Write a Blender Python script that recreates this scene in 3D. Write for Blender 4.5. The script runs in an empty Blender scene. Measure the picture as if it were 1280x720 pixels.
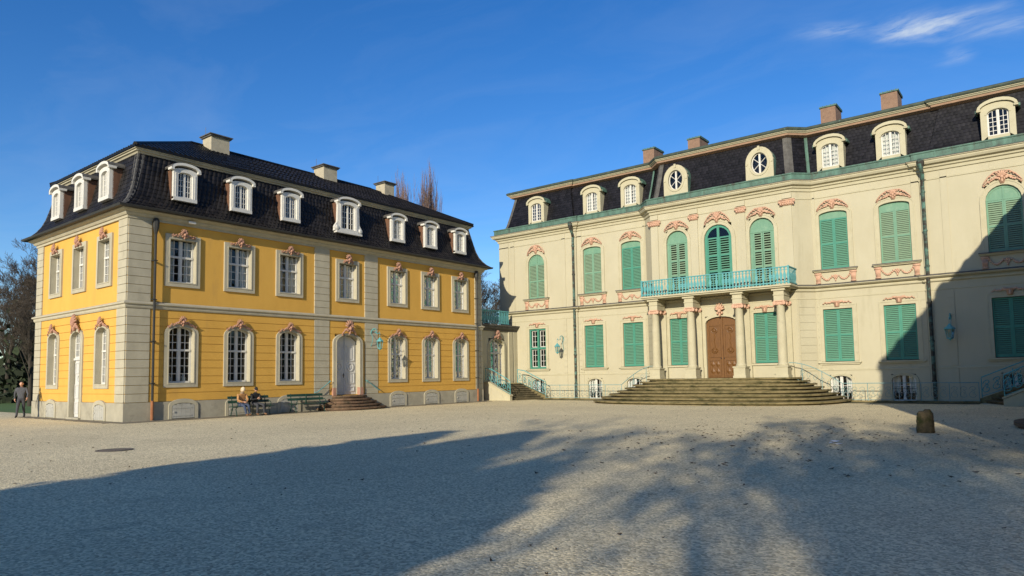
import bpy, bmesh, math, random
from mathutils import Matrix, Vector
R=math.radians
sc=bpy.context.scene
col=sc.collection
# ------------------------------------------------------------------ camera, sky, sun, exposure
cam=bpy.data.cameras.new('camera'); co=bpy.data.objects.new('camera',cam); col.objects.link(co)
fw=Vector((-0.61542749,0.78466095,0.07453988)); rt=Vector((0.78596408,0.61804424,-0.01678664)); up=rt.cross(fw)
m=Matrix((rt,up,-fw)).transposed().to_4x4(); m.translation=(0,0,1.65); co.matrix_world=m
cam.sensor_width=36; cam.lens=865.1/1280*36; cam.shift_y=45.4/1280; cam.clip_end=3000; cam.clip_start=.05
sc.camera=co
SD=Vector((-.305,1,-.365)).normalized()      # direction the sunlight travels
sl=bpy.data.lights.new('sun','SUN'); sl.energy=5.0; sl.angle=R(.53); sl.color=(1,.9,.72)
so=bpy.data.objects.new('sun',sl); col.objects.link(so); so.rotation_euler=SD.to_track_quat('-Z','Y').to_euler(); so.location=(20,-60,40)
w=bpy.data.worlds.new('World'); sc.world=w; w.use_nodes=True; nt=w.node_tree
bg=nt.nodes['Background']
sky=nt.nodes.new('ShaderNodeTexSky'); sky.sky_type='NISHITA'; sky.sun_disc=False
sky.sun_elevation=math.asin(-SD.z); sky.sun_rotation=math.atan2(-SD.x,-SD.y)
sky.altitude=250; sky.air_density=1.0; sky.dust_density=.25; sky.ozone_density=3.2
def N(nt,t,**k):
    n=nt.nodes.new(t)
    for a,b in k.items():
        if a.startswith('i_'): n.inputs[a[2:].replace('_',' ')].default_value=b
        else: setattr(n,a,b)
    return n
def sky_clouds():
    L=nt.links.new
    def math_(op,a,b=None,c=None):
        n=N(nt,'ShaderNodeMath',operation=op)
        for i,x in enumerate((a,b,c)):
            if x is None: continue
            if isinstance(x,(int,float)): n.inputs[i].default_value=x
            else: L(x,n.inputs[i])
        return n.outputs[0]
    tc=N(nt,'ShaderNodeTexCoord'); sep=N(nt,'ShaderNodeSeparateXYZ'); L(tc.outputs['Generated'],sep.inputs[0])
    # the view direction cut with a level cloud sheet: (x/z, y/z)
    zz=math_('MAXIMUM',sep.outputs[2],.04); px=math_('DIVIDE',sep.outputs[0],zz); py=math_('DIVIDE',sep.outputs[1],zz)
    cb=N(nt,'ShaderNodeCombineXYZ'); L(px,cb.inputs[0]); L(py,cb.inputs[1])
    wn=N(nt,'ShaderNodeTexNoise',i_Scale=3.0,i_Detail=4.0); L(cb.outputs[0],wn.inputs[0])
    ws=N(nt,'ShaderNodeVectorMath',operation='SCALE'); L(wn.outputs['Color'],ws.inputs[0]); ws.inputs['Scale'].default_value=.22
    wa=N(nt,'ShaderNodeVectorMath',operation='ADD'); L(cb.outputs[0],wa.inputs[0]); L(ws.outputs[0],wa.inputs[1])
    s2=N(nt,'ShaderNodeSeparateXYZ'); L(wa.outputs[0],s2.inputs[0])
    tot=None
    for cx,cy,rx,ry,ang,amp in CLOUDS:     # wisps of the cloud sheet
        dx=math_('SUBTRACT',s2.outputs[0],cx+.11); dy=math_('SUBTRACT',s2.outputs[1],cy+.11); c,sn=math.cos(ang),math.sin(ang)
        u=math_('DIVIDE',math_('ADD',math_('MULTIPLY',dx,c),math_('MULTIPLY',dy,sn)),rx); v=math_('DIVIDE',math_('SUBTRACT',math_('MULTIPLY',dy,c),math_('MULTIPLY',dx,sn)),ry)
        g=math_('MULTIPLY',math_('POWER',2.718,math_('MULTIPLY',math_('ADD',math_('MULTIPLY',u,u),math_('MULTIPLY',v,v)),-1.0)),amp)
        tot=g if tot is None else math_('ADD',tot,g)
    mp=N(nt,'ShaderNodeMapping'); L(wa.outputs[0],mp.inputs[0]); mp.inputs['Rotation'].default_value=(0,0,R(-25)); mp.inputs['Scale'].default_value=(1,2.2,1)
    n2=N(nt,'ShaderNodeTexNoise',i_Scale=6.5,i_Detail=9.0,i_Roughness=.62); L(mp.outputs[0],n2.inputs[0])
    r2=N(nt,'ShaderNodeMapRange',i_From_Min=.30,i_From_Max=.70); L(n2.outputs[0],r2.inputs[0])
    mu=math_('MULTIPLY',tot,r2.outputs[0])
    n3=N(nt,'ShaderNodeTexNoise',i_Scale=.8,i_Detail=8.0,i_Roughness=.6,i_Distortion=1.1); L(mp.outputs[0],n3.inputs[0])
    r3=N(nt,'ShaderNodeMapRange',i_From_Min=.45,i_From_Max=.85,i_To_Max=.085); L(n3.outputs[0],r3.inputs[0])
    cl=math_('MINIMUM',math_('ADD',mu,r3.outputs[0]),.75)
    hs=N(nt,'ShaderNodeHueSaturation'); L(sky.outputs[0],hs.inputs['Color']); hs.inputs['Saturation'].default_value=1.3; hs.inputs['Value'].default_value=1.10; hs.inputs['Hue'].default_value=.511
    mx=N(nt,'ShaderNodeMixRGB'); L(cl,mx.inputs[0]); L(hs.outputs[0],mx.inputs[1]); mx.inputs[2].default_value=(4.6,5.2,5.9,1)
    L(mx.outputs[0],bg.inputs[0])
CLOUDS=[(-.463,2.14,.07,.045,.75,.7),(-.31,2.25,.07,.075,.4,.75),(-.22,2.31,.085,.075,.3,.7),(-.13,2.30,.09,.045,.2,.6),(-.06,2.46,.10,.06,.4,.5),(-.216,2.58,.035,.06,.2,.45)]
sky_clouds()
bg.inputs[1].default_value=.125
vs=sc.view_settings; vs.view_transform='Standard'; vs.look='None'; vs.exposure=0.2; vs.gamma=1
# ------------------------------------------------------------------ layout (metres; camera stands at x=0,y=0)
X0,X1,Y0,Y1=-41.05,-30.6,12.78,35.63      # yellow pavilion
XR0,XR1=.75,11.2                         # its twin on the other side of the court
MY,XC=40.5,-15.45                         # palace front plane and centre
rng=random.Random(7)
# ------------------------------------------------------------------ materials
MATS={}
def mat(name,c,rough=.8,c2=None,scale=3.0,stretch=(1,1,1),bump=0.0,bscale=40.0,attr=0.0,metal=0.0,spec=.4,c3=None,c3t=(.6,.75),c3s=1.2,c3st=(1,1,1)):
    M=bpy.data.materials.new(name); M.use_nodes=True; t=M.node_tree; b=t.nodes['Principled BSDF']; L=t.links.new
    b.inputs['Roughness'].default_value=rough; b.inputs['Metallic'].default_value=metal; b.inputs['Specular IOR Level'].default_value=spec
    if c2 is None: c2=tuple(x*.82 for x in c)
    g=N(t,'ShaderNodeNewGeometry'); mp=N(t,'ShaderNodeMapping'); mp.inputs['Scale'].default_value=stretch; L(g.outputs['Position'],mp.inputs[0])
    n=N(t,'ShaderNodeTexNoise',i_Scale=scale,i_Detail=6.0,i_Roughness=.62); L(mp.outputs[0],n.inputs[0])
    r=N(t,'ShaderNodeMapRange',i_From_Min=.32,i_From_Max=.68); L(n.outputs[0],r.inputs[0])
    mx=N(t,'ShaderNodeMixRGB'); mx.inputs[1].default_value=(*c,1); mx.inputs[2].default_value=(*c2,1); L(r.outputs[0],mx.inputs[0])
    out=mx.outputs[0]
    if c3:
        m3=N(t,'ShaderNodeMapping'); m3.inputs['Scale'].default_value=c3st; L(g.outputs['Position'],m3.inputs[0])
        n3=N(t,'ShaderNodeTexNoise',i_Scale=c3s,i_Detail=7.0,i_Roughness=.65); L(m3.outputs[0],n3.inputs[0])
        r3=N(t,'ShaderNodeMapRange',i_From_Min=c3t[0],i_From_Max=c3t[1]); L(n3.outputs[0],r3.inputs[0])
        x3=N(t,'ShaderNodeMixRGB'); L(r3.outputs[0],x3.inputs[0]); L(out,x3.inputs[1]); x3.inputs[2].default_value=(*c3,1); out=x3.outputs[0]
    if attr:
        a=N(t,'ShaderNodeAttribute',attribute_name='rnd'); ra=N(t,'ShaderNodeMapRange',i_To_Min=1-attr,i_To_Max=1+attr); L(a.outputs['Fac'],ra.inputs[0])
        v=N(t,'ShaderNodeVectorMath',operation='SCALE'); L(out,v.inputs[0]); L(ra.outputs[0],v.inputs['Scale']); out=v.outputs[0]
    L(out,b.inputs['Base Color'])
    if bump:
        nb=N(t,'ShaderNodeTexNoise',i_Scale=bscale,i_Detail=4.0); L(g.outputs['Position'],nb.inputs[0])
        bp=N(t,'ShaderNodeBump',i_Strength=bump,i_Distance=.02); L(nb.outputs[0],bp.inputs['Height']); L(bp.outputs[0],b.inputs['Normal'])
    MATS[name]=M; return M
mat('yellow',(.60,.345,.068),.9,(.55,.31,.058),1.3,(1,1,.5),.15,30,c3=(.43,.25,.07),c3t=(.6,.85),c3s=.8,c3st=(1,1,.35))
mat('grey_stone',(.42,.385,.285),.9,(.35,.32,.235),2.2,(1,1,.6),.2,25,c3=(.22,.20,.145),c3t=(.62,.85),c3s=1.5,c3st=(1,1,.3))
mat('plinth',(.37,.34,.255),.95,(.29,.265,.20),1.8,(1,1,1),.3,18,c3=(.17,.15,.11),c3t=(.55,.78),c3s=1.2)
mat('cream',(.445,.41,.29),.88,(.405,.37,.255),.9,(1,1,.5),.1,25,c3=(.30,.27,.175),c3t=(.6,.9),c3s=.9,c3st=(1.6,1.6,.22))
mat('cream_trim',(.455,.42,.29),.85,(.40,.365,.245),1.8,(1,1,1),.08,25,c3=(.27,.245,.165),c3t=(.6,.85),c3s=2.0)
mat('salmon',(.56,.36,.25),.85,(.49,.295,.20),7,(1,1,1),.1,40,c3=(.24,.13,.085),c3t=(.6,.85),c3s=9)
mat('rose_stone',(.42,.235,.165),.9,(.34,.185,.13),8,(1,1,1),.15,40,c3=(.16,.09,.065),c3t=(.56,.8),c3s=9)
mat('green',(.055,.235,.165),.6,(.043,.20,.14),4,(1,1,.4),c3=(.10,.28,.205),c3t=(.58,.85),c3s=2.5)
mat('green_faded',(.155,.29,.195),.7,(.12,.25,.17),4,(1,1,.4),c3=(.24,.35,.245),c3t=(.56,.85),c3s=2.5)
mat('turquoise',(.10,.335,.345),.6,(.075,.27,.285),6,c3=(.20,.38,.355),c3t=(.58,.85),c3s=5)
mat('rail_paint',(.20,.33,.325),.6,(.13,.25,.25),6,c3=(.08,.11,.10),c3t=(.58,.8),c3s=5)
mat('copper',(.095,.19,.145),.7,(.055,.10,.078),3.2,(1,1,.5),.1,20,c3=(.05,.042,.03),c3t=(.54,.7),c3s=2.4,c3st=(1,1,.5))
mat('old_copper',(.06,.085,.062),.7,(.03,.038,.028),3,c3=(.12,.22,.17),c3t=(.62,.75),c3s=3)
mat('pipe_copper',(.10,.22,.175),.65,(.035,.045,.035),2.5,(1,1,1.6),c3=(.028,.024,.018),c3t=(.44,.54),c3s=2.0,c3st=(1,1,1.5))
mat('soffit_paint',(.36,.23,.15),.8,(.28,.18,.12),4)
mat('roof_tile',(.014,.012,.011),.5,(.008,.0072,.007),3,attr=.6,spec=.3,c3=(.035,.032,.022),c3t=(.64,.85),c3s=1.5)
mat('slate',(.0085,.0078,.010),.5,(.005,.0045,.006),3,attr=.6,spec=.3)
mat('lead',(.11,.105,.095),.7,(.06,.056,.05),3.5,c3=(.035,.03,.026),c3t=(.58,.8),c3s=2)
mat('white_paint',(.60,.59,.54),.6,(.53,.515,.47),5,c3=(.36,.335,.28),c3t=(.64,.9),c3s=3)
mat('door_white',(.56,.555,.53),.5,(.50,.495,.47),3,c3=(.38,.35,.31),c3t=(.64,.9),c3s=3)
mat('hatch',(.40,.39,.34),.7,(.33,.32,.28),3,c3=(.2,.185,.15),c3t=(.6,.85),c3s=3)
mat('brown_wood',(.15,.075,.042),.7,(.10,.05,.03),5,(1,1,.3))
mat('door_wood',(.165,.075,.019),.5,(.11,.048,.012),4,(6,6,.8),.1,30,c3=(.07,.026,.009),c3t=(.58,.8),c3s=3,c3st=(3,3,.6))
mat('dark_metal',(.03,.03,.028),.5)
mat('rust',(.32,.13,.055),.8,(.22,.09,.04),8)
mat('chimney_plaster',(.42,.375,.27),.95,(.34,.30,.22),4,c3=(.17,.15,.11),c3t=(.56,.85),c3s=3)
mat('chimney_stone',(.25,.16,.11),.95,(.19,.12,.083),6,bump=.3,c3=(.10,.075,.055),c3t=(.58,.8),c3s=4)
mat('moss_stone',(.22,.175,.085),.95,(.14,.115,.05),3.5,bump=.4,bscale=15,c3=(.045,.045,.016),c3t=(.48,.68),c3s=1.6,c3st=(1,1,2.0))
mat('sand_step',(.19,.115,.07),.95,(.115,.075,.046),4,bump=.3,bscale=18,c3=(.05,.042,.025),c3t=(.47,.68),c3s=2.2)
mat('bench_green',(.011,.05,.034),.45,(.008,.036,.025),5)
mat('dark_step',(.12,.098,.055),.95,(.07,.058,.03),4,bump=.3,bscale=18,c3=(.03,.028,.012),c3t=(.5,.7),c3s=2.2)
mat('slat_faded',(.20,.285,.185),.75,(.155,.24,.155),5,(1,1,2.0))
mat('slat_green',(.10,.245,.165),.7,(.075,.205,.135),5,(1,1,2.0))
mat('bark',(.055,.045,.034),.95,(.03,.026,.02),6,(1,1,.3),.5,12)
mat('twig',(.075,.058,.042),.95,(.045,.036,.027),3)
mat('poplar_twig',(.25,.165,.13),.95,(.17,.115,.095),3)
mat('hedge',(.022,.034,.012),.9,(.012,.018,.007),2,attr=.4)
mat('far_wood',(.07,.062,.045),.95,(.045,.042,.03),.3,attr=.4)
mat('needles',(.020,.042,.016),.85,(.012,.026,.01),2,attr=.4)
mat('curtain',(.72,.70,.64),.9,(.62,.60,.55),3)
mat('room',(.10,.09,.08),.95)
mat('leaf_litter',(.075,.045,.022),.9,(.04,.026,.014),9,attr=.5)
mat('paper',(.75,.76,.78),.8)
mat('iron',(.11,.10,.09),.6,(.07,.06,.05),9)
mat('lamp_glass',(.62,.62,.56),.25)
mat('skin',(.55,.31,.21),.55,(.50,.27,.18),9)
mat('tan_coat',(.42,.22,.09),.85,(.34,.18,.07),9)
mat('jeans',(.055,.075,.13),.9,(.035,.05,.09),9)
mat('black_cloth',(.012,.012,.013),.85,(.018,.018,.019),9)
mat('grey_cloth',(.085,.088,.098),.9,(.06,.062,.07),9)
mat('slate_trouser',(.05,.052,.06),.9)
mat('blond',(.62,.52,.36),.7,(.50,.40,.26),20)
mat('dark_hair',(.03,.022,.016),.7)
mat('leather',(.17,.085,.04),.6)
mat('scarf',(.35,.30,.24),.9,(.2,.15,.1),20)
def glassmat():
    M=bpy.data.materials.new('glass'); M.use_nodes=True; t=M.node_tree; L=t.links.new
    t.nodes.remove(t.nodes['Principled BSDF']); o=t.nodes['Material Output']
    tr=N(t,'ShaderNodeBsdfTransparent'); tr.inputs[0].default_value=(.80,.84,.84,1)
    gl=N(t,'ShaderNodeBsdfGlossy'); gl.inputs['Roughness'].default_value=.03; gl.inputs[0].default_value=(1,1,1,1)
    fr=N(t,'ShaderNodeFresnel'); fr.inputs[0].default_value=1.55
    g=N(t,'ShaderNodeNewGeometry'); n=N(t,'ShaderNodeTexNoise',i_Scale=2.6,i_Detail=2.0); L(g.outputs['Position'],n.inputs[0])
    bp=N(t,'ShaderNodeBump',i_Strength=.25,i_Distance=.03); L(n.outputs[0],bp.inputs['Height']); L(bp.outputs[0],gl.inputs['Normal'])
    ad=N(t,'ShaderNodeMath',operation='MULTIPLY_ADD'); L(fr.outputs[0],ad.inputs[0]); ad.inputs[1].default_value=.5; ad.inputs[2].default_value=.012; ad.use_clamp=True
    mx=N(t,'ShaderNodeMixShader'); L(ad.outputs[0],mx.inputs[0]); L(tr.outputs[0],mx.inputs[1]); L(gl.outputs[0],mx.inputs[2]); L(mx.outputs[0],o.inputs[0])
    MATS['glass']=M
glassmat()
def groundmat():
    M=bpy.data.materials.new('gravel'); M.use_nodes=True; t=M.node_tree; L=t.links.new; b=t.nodes['Principled BSDF']; b.inputs['Roughness'].default_value=.95; b.inputs['Specular IOR Level'].default_value=.15
    g=N(t,'ShaderNodeNewGeometry'); P=g.outputs['Position']
    def ramp(src,a,bb,c0,c1):
        r=N(t,'ShaderNodeMapRange',i_From_Min=a,i_From_Max=bb); L(src,r.inputs[0]); x=N(t,'ShaderNodeMixRGB'); L(r.outputs[0],x.inputs[0]); x.inputs[1].default_value=(*c0,1); x.inputs[2].default_value=(*c1,1); return x.outputs[0]
    big=N(t,'ShaderNodeTexNoise',i_Scale=.22,i_Detail=5.0,i_Roughness=.6); L(P,big.inputs[0])
    c=ramp(big.outputs[0],.35,.65,(.70,.60,.375),(.61,.52,.325))
    # pebbles: cell colours
    vo=N(t,'ShaderNodeTexVoronoi',i_Scale=36.0); L(P,vo.inputs['Vector'])
    sx=N(t,'ShaderNodeSeparateColor'); L(vo.outputs['Color'],sx.inputs[0])
    rr=N(t,'ShaderNodeMapRange',i_To_Min=.60,i_To_Max=1.36); L(sx.outputs[0],rr.inputs[0])
    s1=N(t,'ShaderNodeVectorMath',operation='SCALE'); L(c,s1.inputs[0]); L(rr.outputs[0],s1.inputs['Scale'])
    # mid patches: packed, muddy spots stretched across the court
    mp=N(t,'ShaderNodeMapping'); mp.inputs['Scale'].default_value=(1,.45,1); L(P,mp.inputs[0])
    mid=N(t,'ShaderNodeTexNoise',i_Scale=1.6,i_Detail=8.0,i_Roughness=.68); L(mp.outputs[0],mid.inputs[0])
    r2=N(t,'ShaderNodeMapRange',i_From_Min=.56,i_From_Max=.78,i_To_Max=.6); L(mid.outputs[0],r2.inputs[0])
    x2=N(t,'ShaderNodeMixRGB'); L(r2.outputs[0],x2.inputs[0]); L(s1.outputs[0],x2.inputs[1]); x2.inputs[2].default_value=(.34,.29,.185,1)
    L(x2.outputs[0],b.inputs['Base Color'])
    bp=N(t,'ShaderNodeBump',i_Strength=.5,i_Distance=.02,invert=True); L(vo.outputs['Distance'],bp.inputs['Height'])
    n2=N(t,'ShaderNodeTexNoise',i_Scale=9.0,i_Detail=6.0,i_Roughness=.7); L(P,n2.inputs[0])
    b2=N(t,'ShaderNodeBump',i_Strength=.22,i_Distance=.04); L(n2.outputs[0],b2.inputs['Height']); L(bp.outputs[0],b2.inputs['Normal'])
    n4=N(t,'ShaderNodeTexNoise',i_Scale=1.1,i_Detail=3.0); L(P,n4.inputs[0])
    b4=N(t,'ShaderNodeBump',i_Strength=.25,i_Distance=.06); L(n4.outputs[0],b4.inputs['Height']); L(b2.outputs[0],b4.inputs['Normal'])
    L(b4.outputs[0],b.inputs['Normal'])
    MATS['gravel']=M
groundmat()
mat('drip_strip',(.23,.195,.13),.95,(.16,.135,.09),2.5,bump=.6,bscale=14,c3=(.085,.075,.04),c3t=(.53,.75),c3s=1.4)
mat('verge',(.10,.09,.038),.95,(.06,.058,.022),3,bump=.6,bscale=14,c3=(.03,.034,.012),c3t=(.48,.7),c3s=1.2)
mat('lawn',(.085,.155,.03),.95,(.06,.11,.02),.5,bump=.4,bscale=30)
# ------------------------------------------------------------------ mesh helpers
I4=Matrix.Identity(4)
class MB:
    def __init__(s): s.v=[]; s.f=[]; s.r=None
    def quad(s,a,b,c,d): i=len(s.v); s.v+=[a,b,c,d]; s.f.append((i,i+1,i+2,i+3)); return s
    def poly(s,pts): i=len(s.v); s.v+=list(pts); s.f.append(tuple(range(i,i+len(pts)))); return s
    def box(s,a,b,c,d,e,f):
        i=len(s.v); s.v+=[(a,c,e),(b,c,e),(b,d,e),(a,d,e),(a,c,f),(b,c,f),(b,d,f),(a,d,f)]
        s.f+=[(i+3,i+2,i+1,i),(i+4,i+5,i+6,i+7),(i,i+1,i+5,i+4),(i+1,i+2,i+6,i+5),(i+2,i+3,i+7,i+6),(i+3,i,i+4,i+7)]; return s
    def prism(s,pts,w0,w1):
        n=len(pts); i=len(s.v); s.v+=[(x,y,w0) for x,y in pts]+[(x,y,w1) for x,y in pts]
        s.f.append(tuple(range(i+n-1,i-1,-1))); s.f.append(tuple(range(i+n,i+2*n)))
        for k in range(n): j=(k+1)%n; s.f.append((i+k,i+j,i+n+j,i+n+k))
        return s
    def ring(s,a,b,w0,w1,closed=False):     # strip between paths a (inner) and b (outer)
        n=len(a)
        for k in range(n if closed else n-1):
            j=(k+1)%n
            A,B,C,D=a[k],a[j],b[j],b[k]
            s.quad((*A,w1),(*B,w1),(*C,w1),(*D,w1)); s.quad((*A,w0),(*B,w0),(*B,w1),(*A,w1)); s.quad((*D,w0),(*C,w0),(*C,w1),(*D,w1))
        if not closed:
            for k in (0,n-1): s.quad((*a[k],w0),(*b[k],w0),(*b[k],w1),(*a[k],w1))
        return s
    def tube(s,pts,r,n=6,cap=True):
        pts=[Vector(p) for p in pts]; rs=r if isinstance(r,(list,tuple)) else [r]*len(pts)
        base=len(s.v); ref=None
        for k,p in enumerate(pts):
            t=(pts[min(k+1,len(pts)-1)]-pts[max(k-1,0)])
            if t.length<1e-9: t=Vector((0,0,1))
            t.normalize()
            if ref is None: ref=Vector((0,0,1)) if abs(t.z)<.9 else Vector((1,0,0))
            a=t.cross(ref)
            if a.length<1e-4: a=t.orthogonal()
            a.normalize(); b=t.cross(a).normalized(); ref=-b if False else (a.cross(t))
            for q in range(n):
                th=2*math.pi*q/n; s.v.append(tuple(p+(a*math.cos(th)+b*math.sin(th))*rs[k]))
        for k in range(len(pts)-1):
            for q in range(n):
                q2=(q+1)%n; s.f.append((base+k*n+q,base+k*n+q2,base+(k+1)*n+q2,base+(k+1)*n+q))
        if cap:
            s.f.append(tuple(range(base+n-1,base-1,-1))); e=base+(len(pts)-1)*n; s.f.append(tuple(range(e,e+n)))
        return s
    def lathe(s,prof,n=10,axis=2,c=(0,0,0)):
        base=len(s.v)
        for r,h in prof:
            for q in range(n):
                th=2*math.pi*q/n; x,y=r*math.cos(th),r*math.sin(th)
                s.v.append((c[0]+x,c[1]+y,c[2]+h) if axis==2 else (c[0]+x,c[1]+h,c[2]+y))
        for k in range(len(prof)-1):
            for q in range(n): q2=(q+1)%n; s.f.append((base+k*n+q,base+k*n+q2,base+(k+1)*n+q2,base+(k+1)*n+q))
        s.f.append(tuple(range(base+n-1,base-1,-1))); e=base+(len(prof)-1)*n; s.f.append(tuple(range(e,e+n)))
        return s
    def blob(s,c,rx,ry=None,rz=None,n=6,rings=4):
        ry=ry or rx; rz=rz or rx; base=len(s.v)
        for k in range(1,rings):
            ph=math.pi*k/rings
            for q in range(n): th=2*math.pi*q/n; s.v.append((c[0]+rx*math.sin(ph)*math.cos(th),c[1]+ry*math.sin(ph)*math.sin(th),c[2]+rz*math.cos(ph)))
        t=len(s.v); s.v+=[(c[0],c[1],c[2]+rz),(c[0],c[1],c[2]-rz)]
        for q in range(n):
            q2=(q+1)%n; s.f.append((t,base+q,base+q2)); e=base+(rings-2)*n; s.f.append((t+1,e+q2,e+q))
            for k in range(rings-2): s.f.append((base+k*n+q,base+(k+1)*n+q,base+(k+1)*n+q2,base+k*n+q2))
        return s
    def mesh(s,name,mt,smooth=False,M=None):
        me=bpy.data.meshes.new(name); v=s.v if M is None else [tuple(M@Vector(p)) for p in s.v]
        me.from_pydata(v,[],s.f); me.materials.append(MATS[mt] if isinstance(mt,str) else mt)
        if s.r:
            a=me.attributes.new('rnd','FLOAT','FACE'); rr=list(s.r)[:len(s.f)]; rr+= [.5]*(len(s.f)-len(rr)); a.data.foreach_set('value',rr)
        b=bmesh.new(); b.from_mesh(me); bmesh.ops.recalc_face_normals(b,faces=b.faces); b.to_mesh(me); b.free()
        if smooth: me.polygons.foreach_set('use_smooth',[True]*len(me.polygons))
        return me
W={}      # world matrices by object
def put(name,me,parent=None,Mw=I4,kind=None):
    o=bpy.data.objects.new(name,me); col.objects.link(o); W[o]=Mw.copy()
    if parent is not None: o.parent=parent; o.matrix_basis=W[parent].inverted()@Mw
    else: o.matrix_basis=Mw
    if kind: o['kind']=kind
    return o
def thing(name,label,cat,loc=(0,0,0),group=None,rz=0):
    o=put(name,None,None,Matrix.Translation(loc)@Matrix.Rotation(rz,4,'Z')); o.empty_display_size=.3
    return tag(o,label,cat,group)
def tag(o,label,cat,group=None):
    o['label']=label; o['category']=cat
    if group: o['group']=group
    return o
def T(x,y,z=0): return Matrix.Translation((x,y,z))
def frame(o,u,wv):   # facade frame: u along, z up, w outward
    M=Matrix.Identity(4)
    for i in range(3): M[i][0]=u[i]; M[i][1]=(0,0,1)[i]; M[i][2]=wv[i]; M[i][3]=o[i]
    return M
def arch(hw,z0,zs,rise,n=10):
    p=[(-hw,z0)]
    for k in range(n+1): th=math.pi*(1-k/n); p.append((hw*math.cos(th),zs+rise*math.sin(th)))
    p.append((hw,z0)); return p
def arch_h(u,hw,zs,rise): return zs+rise*math.sqrt(max(0,1-(u/hw)**2))
def wall_sheet(mb,u0,u1,v0,v1,holes,w0,w1):
    us=sorted({u0,u1,*[h[0] for h in holes],*[h[1] for h in holes]}); us=[u for u in us if u0<=u<=u1]
    for a,b in zip(us,us[1:]):
        c=(a+b)/2; blk=sorted([(h[2],h[3]) for h in holes if h[0]<c<h[1]]); v=v0
        for lo,hi in blk+[(v1,v1)]:
            if lo>v: mb.quad((a,v,w1),(b,v,w1),(b,lo,w1),(a,lo,w1)); mb.quad((a,v,w0),(b,v,w0),(b,lo,w0),(a,lo,w0))
            v=max(v,hi)
    for a,b,c,d in holes:
        mb.quad((a,c,w0),(a,d,w0),(a,d,w1),(a,c,w1)); mb.quad((b,c,w0),(b,d,w0),(b,d,w1),(b,c,w1))
        mb.quad((a,d,w0),(b,d,w0),(b,d,w1),(a,d,w1)); mb.quad((a,c,w0),(b,c,w0),(b,c,w1),(a,c,w1))
def miters(path,closed):
    n=len(path); out=[]
    for k in range(n):
        ns=[]
        for a,b in ((k-1,k),(k,k+1)):
            if not closed and (a<0 or b>=n): continue
            p,q=Vector(path[a%n]),Vector(path[b%n]); d=(q-p).normalized(); ns.append(Vector((d.y,-d.x)))
        out.append(ns[0] if len(ns)==1 else (ns[0]+ns[1])/(1+ns[0].dot(ns[1])))
    return out
def sweep(mb,path,prof,closed=False,loop=False):
    ms=miters(path,closed); n=len(path)
    P=lambda k,o,z:(path[k][0]+ms[k].x*o,path[k][1]+ms[k].y*o,z)
    pr=list(zip(prof,prof[1:]))+([(prof[-1],prof[0])] if loop else [])
    for k in range(n if closed else n-1):
        j=(k+1)%n
        for (o0,z0),(o1,z1) in pr: mb.quad(P(k,o0,z0),P(j,o0,z0),P(j,o1,z1),P(k,o1,z1))
    if loop and not closed:
        for k in (0,n-1): mb.poly([P(k,o,z) for o,z in prof])
    return mb
def tiles(mb,A,mA,B,mB,prof,tw,th,lift=.03,rise=.03,skip=None,flat=False):
    # rows of tiles on the swept roof face between A and B
    if mb.r is None: mb.r=[.5]*len(mb.f)
    seg=[]; L=0
    for p,q in zip(prof,prof[1:]): l=math.hypot(q[0]-p[0],q[1]-p[1]); seg.append((L,L+l,p,q)); L+=l
    def at(s):
        for a,b,p,q in seg:
            if s<=b+1e-9: f=(s-a)/(b-a); return (p[0]+(q[0]-p[0])*f,p[1]+(q[1]-p[1])*f),(q[0]-p[0],q[1]-p[1])
        return prof[-1],(prof[-1][0]-prof[-2][0],prof[-1][1]-prof[-2][1])
    rows=max(1,round(L/th)); d=(Vector(B)-Vector(A)).normalized(); nrm=Vector((d.y,-d.x))
    for r in range(rows):
        (o0,z0),t0=at(L*r/rows); (o1,z1),t1=at(min(L,L*(r+1.12)/rows))
        l=math.hypot(*t0); nx,nz=t0[1]/l,-t0[0]/l       # outward normal in the profile plane
        a0=Vector((*(Vector(A)+mA*o0),z0)); b0=Vector((*(Vector(B)+mB*o0),z0)); a1=Vector((*(Vector(A)+mA*o1),z1)); b1=Vector((*(Vector(B)+mB*o1),z1))
        NV=Vector((nrm.x*nx,nrm.y*nx,nz))
        n=max(1,round((b0-a0).length/tw)); st=(r%2)*.5 if flat else 0
        for k in range(-1 if st else 0,n):
            f0=max(0,(k+st)/n); f1=min(1,(k+1+st)/n)
            if f1-f0<1e-4: continue
            c=rng.random(); jit=rng.uniform(-.006,.008)
            if skip:
                mid=a0.lerp(b0,(f0+f1)/2)
                if skip(mid): continue
            if flat: hs=[(0,lift),(.5,lift+.004),(1,lift)]
            else: hs=[(0,lift),(.3,lift+rise),(.62,lift+rise*.8),(1,lift-.004)]
            lo=[a0.lerp(b0,f0+(f1-f0)*q)+NV*(h+jit) for q,h in hs]; hi=[a1.lerp(b1,f0+(f1-f0)*q)+NV*(h-lift+.004) for q,h in hs]; bs=[a0.lerp(b0,f0+(f1-f0)*q) for q,h in hs]
            for q in range(len(hs)-1):
                mb.quad(tuple(lo[q]),tuple(lo[q+1]),tuple(hi[q+1]),tuple(hi[q])); mb.quad(tuple(bs[q]),tuple(bs[q+1]),tuple(lo[q+1]),tuple(lo[q])); mb.r+=[c,c*.6]
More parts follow.
